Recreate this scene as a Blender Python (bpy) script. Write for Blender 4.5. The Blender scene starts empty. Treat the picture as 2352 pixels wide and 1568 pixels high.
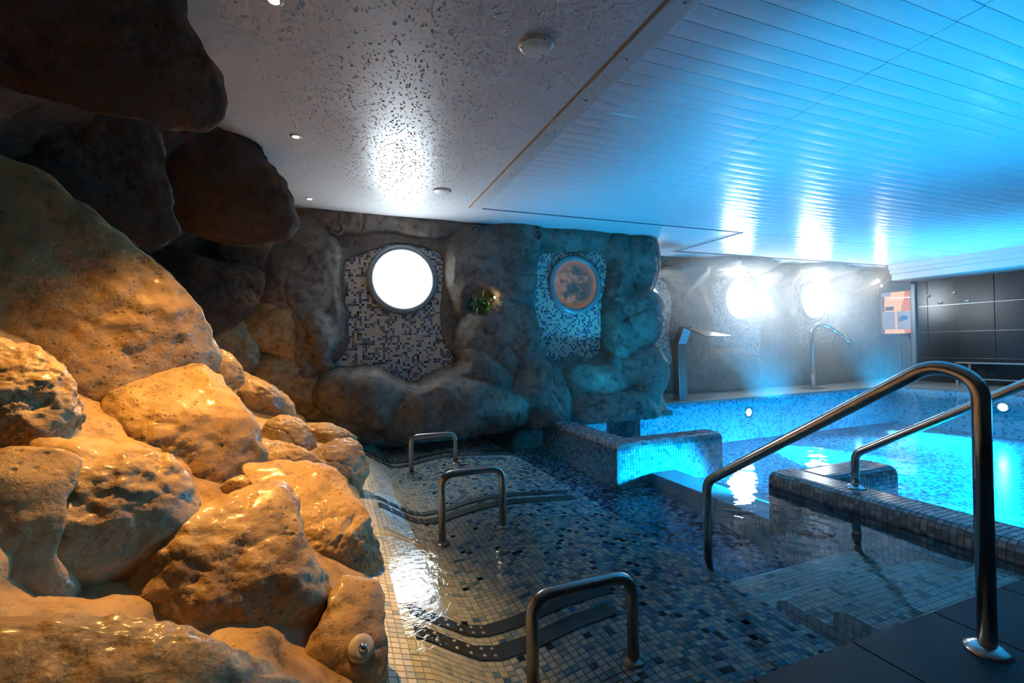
import bpy, bmesh, math, random
import numpy as np
from mathutils import Vector, Matrix, Quaternion

random.seed(7)
rng = np.random.default_rng(7)
SC = bpy.context.scene
COL = SC.collection

# ------------------------------------------------------------------ camera
# room axes: X to the right along the end wall, Y away from the camera, Z up; pool water at z = 0
cam_d = bpy.data.cameras.new('camera'); cam_d.sensor_width = 36.0; cam_d.lens = 36.0 * 1062.0 / 2352.0
cam_d.clip_start = 0.03; cam_d.clip_end = 60
cam = bpy.data.objects.new('camera', cam_d); COL.objects.link(cam)
right = Vector((0.9330, -0.3590, -0.0190)).normalized()
fwd = Vector((0.3588, 0.9334, 0.0078)).normalized()
right = (right - fwd * right.dot(fwd)).normalized()
up = right.cross(fwd)
CAMP = Vector((0, 0, 0.96))
cam.matrix_world = Matrix(((right.x, up.x, -fwd.x, CAMP.x), (right.y, up.y, -fwd.y, CAMP.y), (right.z, up.z, -fwd.z, CAMP.z), (0, 0, 0, 1)))
SC.camera = cam

# ------------------------------------------------------------------ world, view
w = bpy.data.worlds.new('world'); SC.world = w; w.use_nodes = True
w.node_tree.nodes['Background'].inputs[0].default_value = (0.25, 0.45, 0.7, 1)
w.node_tree.nodes['Background'].inputs[1].default_value = 0.015
SC.view_settings.view_transform = 'Standard'; SC.view_settings.look = 'None'
SC.view_settings.gamma = 1.0; SC.view_settings.exposure = 0.33; SC.view_settings.use_curve_mapping = False
SC.cycles.max_bounces = 5; SC.cycles.diffuse_bounces = 3; SC.cycles.glossy_bounces = 3
SC.cycles.transparent_max_bounces = 12; SC.cycles.sample_clamp_indirect = 4.0
SC.cycles.use_light_tree = False; SC.cycles.adaptive_threshold = .13; SC.cycles.adaptive_min_samples = 10
SC.cycles.caustics_reflective = False; SC.cycles.caustics_refractive = False
CEIL = 2.36
BLUE = (0.0, 0.46, 1.0)
WARM = (1.0, 0.53, 0.14)

def lamp(kind, name, loc, energy, color, size=0.03, aim=None, angle=60, blend=0.6):
    d = bpy.data.lights.new(name, kind); d.energy = energy; d.color = color
    d.shadow_soft_size = size
    if kind == 'SPOT':
        d.spot_size = math.radians(angle); d.spot_blend = blend
    o = bpy.data.objects.new(name, d); COL.objects.link(o); o.location = loc
    if aim is not None:
        o.rotation_euler = (Vector(aim) - Vector(loc)).to_track_quat('-Z', 'Y').to_euler()
    return o

# ------------------------------------------------------------------ object helpers
def tag(o, label=None, cat=None, group=None, kind=None):
    if label: o['label'] = label
    if cat: o['category'] = cat
    if group: o['group'] = group
    if kind: o['kind'] = kind
    return o
def empty(name, loc=(0, 0, 0)):
    o = bpy.data.objects.new(name, None); COL.objects.link(o); o.location = loc; o.empty_display_size = .05
    return o
def link(name, me, mat=None, parent=None):
    o = bpy.data.objects.new(name, me); COL.objects.link(o)
    if mat is not None and not me.materials: me.materials.append(mat)
    if parent is not None:
        o.parent = parent
        if parent.type == 'EMPTY' and parent.parent is None: o.matrix_parent_inverse = Matrix.Translation(-Vector(parent.location))
    return o
def from_np(name, V, Fc, smooth=False):
    me = bpy.data.meshes.new(name)
    V = np.asarray(V, np.float32); Fc = np.asarray(Fc, np.int32)
    nf, k = Fc.shape
    me.vertices.add(len(V)); me.vertices.foreach_set('co', V.ravel())
    me.loops.add(nf * k); me.loops.foreach_set('vertex_index', Fc.ravel())
    me.polygons.add(nf); me.polygons.foreach_set('loop_start', np.arange(0, nf * k, k, dtype=np.int32))
    me.polygons.foreach_set('loop_total', np.full(nf, k, np.int32))
    me.polygons.foreach_set('use_smooth', np.full(nf, smooth, bool))
    me.update(calc_edges=True); me.validate()
    return me
class MB:
    """collects shapes into one mesh"""
    def __init__(s): s.bm = bmesh.new()
    def box(s, a, b, bevel=0):
        r = bmesh.ops.create_cube(s.bm, size=1.0)
        a = Vector(a); b = Vector(b); c = (a + b) / 2; d = b - a
        for v in r['verts']: v.co = Vector((v.co.x * d.x, v.co.y * d.y, v.co.z * d.z)) + c
        if bevel:
            es = list({e for v in r['verts'] for e in v.link_edges})
            bmesh.ops.bevel(s.bm, geom=es, offset=bevel, segments=2, affect='EDGES', profile=.5)
        return s
    def cyl(s, p, q, r, r2=None, n=20, cap=True):
        p = Vector(p); q = Vector(q); h = (q - p).length
        m = Matrix.Translation((p + q) / 2) @ (q - p).to_track_quat('Z', 'Y').to_matrix().to_4x4()
        bmesh.ops.create_cone(s.bm, cap_ends=cap, segments=n, radius1=r, radius2=r if r2 is None else r2, depth=h, matrix=m)
        return s
    def tube(s, pts, r, n=16):
        """tube through points (already rounded); r may be a list"""
        pts = [Vector(p) for p in pts]; m = len(pts)
        rs = r if isinstance(r, (list, tuple)) else [r] * m
        rings = []; prev = None
        for i, p in enumerate(pts):
            t = (pts[min(i + 1, m - 1)] - pts[max(i - 1, 0)]).normalized()
            if prev is None:
                a = Vector((0, 0, 1)) if abs(t.z) < .9 else Vector((1, 0, 0))
                u = (a - t * a.dot(t)).normalized()
            else:
                u = (prev - t * prev.dot(t)).normalized()
            prev = u; v = t.cross(u)
            rings.append([s.bm.verts.new(p + (u * math.cos(2 * math.pi * k / n) + v * math.sin(2 * math.pi * k / n)) * rs[i]) for k in range(n)])
        for i in range(m - 1):
            for k in range(n):
                f = s.bm.faces.new((rings[i][k], rings[i][(k + 1) % n], rings[i + 1][(k + 1) % n], rings[i + 1][k])); f.smooth = True
        s.bm.faces.new(rings[0][::-1]); s.bm.faces.new(rings[-1])
        return s
    def lathe(s, prof, c, axis=(0, 0, 1), n=40, smooth=True, sx=1.0, sy=1.0):
        """profile of (radius, height) turned round an axis through c"""
        q = Vector((0, 0, 1)).rotation_difference(Vector(axis).normalized()); c = Vector(c)
        rings = []
        for (r, h) in prof:
            if r < 1e-6: rings.append([s.bm.verts.new(c + q @ Vector((0, 0, h)))])
            else: rings.append([s.bm.verts.new(c + q @ Vector((r * sx * math.cos(2 * math.pi * k / n), r * sy * math.sin(2 * math.pi * k / n), h))) for k in range(n)])
        for i in range(len(rings) - 1):
            A, B = rings[i], rings[i + 1]
            for k in range(n):
                k2 = (k + 1) % n
                if len(A) == 1 and len(B) == 1: continue
                if len(A) == 1: f = s.bm.faces.new((A[0], B[k2], B[k]))
                elif len(B) == 1: f = s.bm.faces.new((A[k], A[k2], B[0]))
                else: f = s.bm.faces.new((A[k], A[k2], B[k2], B[k]))
                f.smooth = smooth
        return s
    def poly(s, pts, thick):
        """flat polygon extruded by vector thick"""
        t = Vector(thick)
        a = [s.bm.verts.new(Vector(p)) for p in pts]; b = [s.bm.verts.new(Vector(p) + t) for p in pts]
        s.bm.faces.new(a); s.bm.faces.new(b[::-1]); n = len(a)
        for i in range(n): s.bm.faces.new((a[i], b[i], b[(i + 1) % n], a[(i + 1) % n]))
        return s
    def build(s, name, mat, parent=None):
        bmesh.ops.recalc_face_normals(s.bm, faces=s.bm.faces)
        me = bpy.data.meshes.new(name); s.bm.to_mesh(me); s.bm.free(); me.materials.append(mat)
        return link(name, me, None, parent)
def round_path(pts, rad, seg=8):
    """polyline with rounded corners"""
    pts = [Vector(p) for p in pts]; out = [pts[0]]
    for i in range(1, len(pts) - 1):
        r = rad[i - 1] if isinstance(rad, (list, tuple)) else rad
        a, b, c = pts[i - 1], pts[i], pts[i + 1]
        u = (a - b).normalized(); v = (c - b).normalized(); ang = u.angle(v)
        d = min(r / math.tan(ang / 2), (a - b).length * .49, (c - b).length * .49); p = b + u * d; q = b + v * d
        for k in range(seg + 1):
            t = k / seg
            out.append(p * (1 - t) ** 2 + b * 2 * t * (1 - t) + q * t * t)
    out.append(pts[-1]); return out

# ------------------------------------------------------------------ noise (numpy)
def _hash(ix, iy, iz):
    h = (ix.astype(np.int64) * 374761393 + iy.astype(np.int64) * 668265263 + iz.astype(np.int64) * 2147483647) & 0xffffffff
    h = ((h ^ (h >> 13)) * 1274126177) & 0xffffffff
    h = h ^ (h >> 16)
    return (h & 0xffffff) / float(0xffffff) * 2 - 1
def noise3(P):
    i = np.floor(P).astype(np.int64); f = P - i; u = f * f * f * (f * (f * 6 - 15) + 10)
    r = 0
    for dx in (0, 1):
        for dy in (0, 1):
            for dz in (0, 1):
                wgt = (u[:, 0] if dx else 1 - u[:, 0]) * (u[:, 1] if dy else 1 - u[:, 1]) * (u[:, 2] if dz else 1 - u[:, 2])
                r = r + wgt * _hash(i[:, 0] + dx, i[:, 1] + dy, i[:, 2] + dz)
    return r
def fbm(P, oct=4, gain=.5):
    r = 0; a = 1.0
    for k in range(oct):
        r = r + a * noise3(P * (2.03 ** k) + 17.3 * k); a *= gain
    return r

# ------------------------------------------------------------------ materials
class NT:
    def __init__(s, name):
        s.m = bpy.data.materials.new(name); s.m.use_nodes = True; s.t = s.m.node_tree
        s.b = s.t.nodes['Principled BSDF']; s.out = s.t.nodes['Material Output']
    def n(s, typ, **kw):
        o = s.t.nodes.new(typ)
        for k, v in kw.items(): setattr(o, k, v)
        return o
    def l(s, a, b): s.t.links.new(a, b)
    def val(s, node, **kw):
        for k, v in kw.items(): node.inputs[k].default_value = v
    def math(s, op, a, b=None, c=None):
        o = s.n('ShaderNodeMath', operation=op)
        for i, x in enumerate((a, b, c)):
            if x is None: continue
            if isinstance(x, (int, float)): o.inputs[i].default_value = x
            else: s.l(x, o.inputs[i])
        return o.outputs[0]
    def mix(s, fac, a, b, mode='MIX'):
        o = s.n('ShaderNodeMix', data_type='RGBA', blend_type=mode)
        for sock, x in ((o.inputs[0], fac), (o.inputs[6], a), (o.inputs[7], b)):
            if isinstance(x, (int, float)): sock.default_value = x
            elif isinstance(x, tuple): sock.default_value = (*x[:3], 1)
            else: s.l(x, sock)
        return o.outputs[2]
    def ramp(s, fac, stops, interp='LINEAR'):
        o = s.n('ShaderNodeValToRGB'); r = o.color_ramp; r.interpolation = interp
        while len(r.elements) < len(stops): r.elements.new(.5)
        for e, (p, c) in zip(r.elements, stops):
            e.position = p; e.color = (*c[:3], 1) if isinstance(c, tuple) else (c, c, c, 1)
        s.l(fac, o.inputs[0]); return o.outputs[0]
    def noise(s, co, scale, detail=4, rough=.55, dist=0):
        o = s.n('ShaderNodeTexNoise'); s.l(co, o.inputs['Vector'])
        s.val(o, Scale=scale, Detail=detail, Roughness=rough, Distortion=dist); return o.outputs[0]
    def bump(s, h, strength, dist, prev=None):
        o = s.n('ShaderNodeBump'); o.inputs['Strength'].default_value = strength; o.inputs['Distance'].default_value = dist
        s.l(h, o.inputs['Height'])
        if prev is not None: s.l(prev, o.inputs['Normal'])
        return o.outputs[0]
    def coord(s, which='Object'): return s.n('ShaderNodeTexCoord').outputs[which]
    def pos(s): return s.n('ShaderNodeNewGeometry').outputs['Position']
def plain(name, col, rough=.5, metal=0.0, spec=.5, noise=0.0, emis=None, estr=0.0):
    m = NT(name); b = m.b
    b.inputs['Roughness'].default_value = rough; b.inputs['Metallic'].default_value = metal
    b.inputs['Specular IOR Level'].default_value = spec
    n = m.noise(m.pos(), 9.0, 4)
    m.l(m.mix(n, tuple(c * (1 - noise) for c in col), tuple(min(1, c * (1 + noise)) for c in col)), b.inputs['Base Color'])
    if emis:
        b.inputs['Emission Color'].default_value = (*emis, 1); b.inputs['Emission Strength'].default_value = estr
    return m.m
def rock_mat(name, light, mid, dark, wet=.35, spec=.35, coat=0):
    m = NT(name); P = m.pos()
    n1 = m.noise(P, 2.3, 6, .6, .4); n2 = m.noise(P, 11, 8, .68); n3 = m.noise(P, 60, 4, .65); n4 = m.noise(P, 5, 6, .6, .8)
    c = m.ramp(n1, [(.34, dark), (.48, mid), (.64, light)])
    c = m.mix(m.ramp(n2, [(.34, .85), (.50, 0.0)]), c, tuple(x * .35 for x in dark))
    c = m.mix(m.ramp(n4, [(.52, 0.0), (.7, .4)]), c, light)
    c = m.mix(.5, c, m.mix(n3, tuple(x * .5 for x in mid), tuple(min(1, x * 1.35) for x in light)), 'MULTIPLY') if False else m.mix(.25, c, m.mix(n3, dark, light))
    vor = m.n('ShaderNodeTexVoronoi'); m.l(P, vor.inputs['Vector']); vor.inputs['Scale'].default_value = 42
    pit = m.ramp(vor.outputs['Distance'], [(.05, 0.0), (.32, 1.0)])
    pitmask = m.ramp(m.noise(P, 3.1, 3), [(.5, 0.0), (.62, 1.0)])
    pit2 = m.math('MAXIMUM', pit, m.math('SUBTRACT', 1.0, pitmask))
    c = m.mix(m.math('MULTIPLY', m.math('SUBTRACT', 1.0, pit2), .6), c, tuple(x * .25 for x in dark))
    m.l(c, m.b.inputs['Base Color'])
    r = m.ramp(m.noise(P, 4.2, 5, .6), [(.38, wet), (.62, .85)])
    m.l(r, m.b.inputs['Roughness']); m.b.inputs['Specular IOR Level'].default_value = spec
    if coat: m.b.inputs['Coat Weight'].default_value = coat; m.b.inputs['Coat Roughness'].default_value = .16
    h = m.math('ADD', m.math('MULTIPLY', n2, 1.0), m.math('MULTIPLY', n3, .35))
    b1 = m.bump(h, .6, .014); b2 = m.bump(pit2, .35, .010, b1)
    m.l(b2, m.b.inputs['Normal']); return m.m
def mosaic_mat(name, cell, stops, plane, rough=.16, grout=(.35, .36, .35), gw=.07, off=(0, 0)):
    """square mosaic on a flat or vertical face: one random colour per cell, recessed grout"""
    m = NT(name); P = m.pos(); sp = m.n('ShaderNodeSeparateXYZ'); m.l(P, sp.inputs[0])
    a, b = {'xz': (0, 2), 'xy': (0, 1), 'yz': (1, 2)}[plane]
    u = m.math('DIVIDE', m.math('ADD', sp.outputs[a], 20.0 + off[0]), cell); v = m.math('DIVIDE', m.math('ADD', sp.outputs[b], 20.0 + off[1]), cell)
    cb = m.n('ShaderNodeCombineXYZ'); m.l(m.math('FLOOR', u), cb.inputs[0]); m.l(m.math('FLOOR', v), cb.inputs[1])
    wn = m.n('ShaderNodeTexWhiteNoise', noise_dimensions='2D'); m.l(cb.outputs[0], wn.inputs['Vector'])
    col = m.ramp(wn.outputs['Value'], stops, 'CONSTANT')
    fu = m.math('ABSOLUTE', m.math('SUBTRACT', m.math('FRACT', u), .5)); fv = m.math('ABSOLUTE', m.math('SUBTRACT', m.math('FRACT', v), .5))
    g = m.math('GREATER_THAN', m.math('MAXIMUM', fu, fv), .5 - gw)
    m.l(m.mix(g, col, grout), m.b.inputs['Base Color'])
    m.l(m.math('ADD', m.math('MULTIPLY', g, .5), rough), m.b.inputs['Roughness'])
    m.l(m.bump(m.math('SUBTRACT', 1.0, g), .4, .002), m.b.inputs['Normal'])
    return m.m

M = {}
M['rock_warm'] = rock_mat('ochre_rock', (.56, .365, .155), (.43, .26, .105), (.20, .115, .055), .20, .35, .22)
M['rock_dark'] = rock_mat('dark_rock', (.085, .06, .042), (.055, .038, .027), (.035, .025, .019), .7, .12)  # darker tone for the upper boulders and upper rock face
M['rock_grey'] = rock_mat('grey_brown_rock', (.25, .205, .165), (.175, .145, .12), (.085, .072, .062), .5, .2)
M['steel'] = plain('brushed_steel', (.62, .60, .57), .22, 1.0, noise=.08)
M['steel_dark'] = plain('worn_steel', (.42, .38, .35), .28, 1.0, noise=.15)
M['steel_bright'] = plain('polished_steel', (.8, .82, .84), .12, 1.0)
M['white_plastic'] = plain('white_plastic', (.72, .70, .64), .35, noise=.05)
M['dark'] = plain('dark_gap', (.02, .02, .022), .7)
M['strip'] = plain('grey_bubble_strip', (.05, .056, .06), .5, noise=.12)
M['black_plastic'] = plain('black_plastic', (.015, .017, .02), .3)
M['slate'] = plain('dark_slate', (.014, .017, .021), .5, spec=.15, noise=.5)
M['deck'] = plain('weathered_deck_board', (.28, .25, .22), .45, noise=.35)
M['grout'] = plain('pool_grout', (.30, .31, .29), .8, noise=.1)
M['grout_dark'] = plain('dark_pool_grout', (.10, .16, .2), .8, noise=.1)

# ================================================================== SETTING
# ------------------------------------------------------------------ ceiling
def droplet_paint(name, col, rough):
    m = NT(name); P = m.pos()
    n = m.noise(P, 3.0, 5)
    m.l(m.mix(n, tuple(c * .9 for c in col), col), m.b.inputs['Base Color'])
    m.l(m.ramp(m.noise(P, 1.7, 3), [(.3, rough * .85), (.7, rough * 1.15)]), m.b.inputs['Roughness'])
    m.l(m.bump(m.noise(P, 55, 3), .12, .004), m.b.inputs['Normal'])
    return m.m
M['ceil'] = droplet_paint('damp_white_paint', (.74, .74, .74), .34)
M['trim_white'] = droplet_paint('white_trim_paint', (.62, .62, .60), .4)
M['rust'] = plain('rusty_joint', (.42, .21, .09), .8, noise=.4)
def slat_mat():
    m = NT('glossy_pvc_slat'); P = m.pos()
    m.l(m.mix(m.noise(P, 1.2, 3), (.70, .72, .74), (.78, .79, .80)), m.b.inputs['Base Color'])
    m.l(m.ramp(m.noise(P, 6, 4), [(.35, .17), (.65, .27)]), m.b.inputs['Roughness'])
    mp = m.n('ShaderNodeMapping'); mp.inputs['Scale'].default_value = (1.6, 14, 1); m.l(P, mp.inputs[0])
    m.l(m.bump(m.noise(mp.outputs[0], 1.0, 2), .35, .01), m.b.inputs['Normal'])
    return m.m
M['slat'] = slat_mat()

ceil = empty('ceiling'); tag(ceil, 'low damp ceiling, grey plaster by the rocks and slatted over the pool', kind='structure')
mb = MB()
mb.box((-1.9, -1.2, CEIL), (1.292, 7.2, CEIL + .08))                      # plaster part over the rocks
mb.box((1.292, 4.50, CEIL), (4.90, 7.2, CEIL + .08))                       # border in front of the end wall
mb.box((4.90, 5.76, CEIL), (11.4, 7.2, CEIL + .08))
mb.box((10.1, -1.2, CEIL), (11.4, 5.76, CEIL + .08))
mb.build('plaster_panel', M['ceil'], ceil)
MB().box((1.29, -1.2, CEIL + .03), (10.2, 5.8, CEIL + .08)).build('slat_backing', M['dark'], ceil)
MB().box((1.302, -1.2, CEIL - .007), (1.425, 4.50, CEIL + .03), .002).build('edge_board', M['trim_white'], ceil)
MB().box((1.284, -1.2, CEIL - .003), (1.302, 4.50, CEIL + .03)).build('rusty_joint', M['rust'], ceil)
for i in range(11):
    MB().cyl((1.365, .3 + i * .4, CEIL - .009), (1.365, .3 + i * .4, CEIL - .005), .005, n=8).build('screw', M['dark'], ceil)
def plank_mesh(x0, x1):
    prof = [(-.0494, .02), (-.0494, .0015), (-.0475, 0), (-.022, -.0012), (0, -.0016), (.022, -.0012), (.0475, 0), (.0494, .0015), (.0494, .02)]
    V = []; Fc = []
    for x in (x0, x1): V += [(x, y, z) for y, z in prof]
    n = len(prof)
    for k in range(n - 1): Fc.append((k, k + 1, n + k + 1, n + k))
    me = from_np('plank', V, Fc, False); me.materials.append(M['slat']); return me
pm = {}
y = 4.44; row = 0
while y > -1.15:
    j = 2.87 - .013 * max(0, row - 12)
    for (a, b) in ((1.427, j - .0015), (j + .0015, 6.2 + .3 * (row % 2)), (6.203 + .3 * (row % 2), 10.09)):
        key = (round(a, 3), round(b, 3))
        if key not in pm: pm[key] = plank_mesh(*key)
        o = link('plank', pm[key], None, ceil); o.location = (0, y, CEIL)
    y -= .1; row += 1
y = 4.55
while y < 5.72:
    for (a, b) in ((4.97, 7.5), (7.503, 10.09)):
        key = (a, b)
        if key not in pm: pm[key] = plank_mesh(a, b)
        o = link('plank', pm[key], None, ceil); o.location = (0, y, CEIL)
    y += .1
# shadow-gap trims round the slatted field
for i, (a, b) in enumerate((((1.43, 4.492, CEIL - .004), (4.97, 4.512, CEIL + .02)), ((4.90, 4.50, CEIL - .006), (4.965, 5.76, CEIL + .02)), ((4.90, 5.735, CEIL - .006), (10.1, 5.765, CEIL + .02)))):
    MB().box(a, b).build('shadow_gap', M['grout_dark'], ceil)
MB().box((4.86, 4.46, CEIL - .004), (4.90, 5.8, CEIL + .02)).build('edge_board', M['trim_white'], ceil)
# beads of condensation: nobody could count them
nd = 9000
X = rng.uniform(-.35, 1.25, nd * 3); Yv = rng.uniform(1.2, 4.9, nd * 3)
den = fbm(np.stack([X * 1.6, Yv * 1.1, X * 0 + 3], 1), 3) * .5 + .55 - np.abs(X - .55) * .35
keep = rng.uniform(0, 1, nd * 3) < den; X = X[keep][:nd]; Yv = Yv[keep][:nd]; nd = len(X)
r = .0022 + .0052 * rng.power(.6, nd) ** 2
ang = np.arange(6) * math.pi / 3
ring = np.stack([np.cos(ang), np.sin(ang), np.zeros(6)], 1); ring2 = np.stack([np.cos(ang) * .72, np.sin(ang) * .72, -np.full(6, .42)], 1)
unit = np.concatenate([ring, ring2, [[0, 0, -.62]]])
V = (unit[None] * r[:, None, None] + np.stack([X, Yv, np.full(nd, CEIL - .0002)], 1)[:, None]).reshape(-1, 3)
uf = [(k, (k + 1) % 6, 6 + (k + 1) % 6) for k in range(6)] + [(k, 6 + (k + 1) % 6, 6 + k) for k in range(6)] + [(6 + k, 6 + (k + 1) % 6, 12) for k in range(6)]
Fc = (np.array(uf)[None] + (np.arange(nd) * 13)[:, None, None]).reshape(-1, 3)
M['drop'] = plain('water_drop', (.85, .85, .85), .14, spec=1.0)
d = link('droplets', from_np('droplets', V, Fc, True), M['drop'], ceil); d['kind'] = 'stuff'

# soffit along the tiled wall
so = empty('trim_1', (10.1, 4, CEIL)); tag(so, 'stepped white soffit running along the black tiled wall', kind='structure')
for (x, z0, z1) in ((10.02, 2.27, 2.36), (10.06, 2.19, 2.285), (10.12, 2.07, 2.20)):
    MB().box((x, -1.0, z0), (11.0, 5.72, z1), .004).build('step_board', M['trim_white'], so)
for (x, z) in ((10.055, 2.276), (10.115, 2.193)):
    MB().box((x - .004, -1.0, z - .006), (x + .02, 5.70, z + .002)).build('shadow_gap', M['grout_dark'], so)

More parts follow.
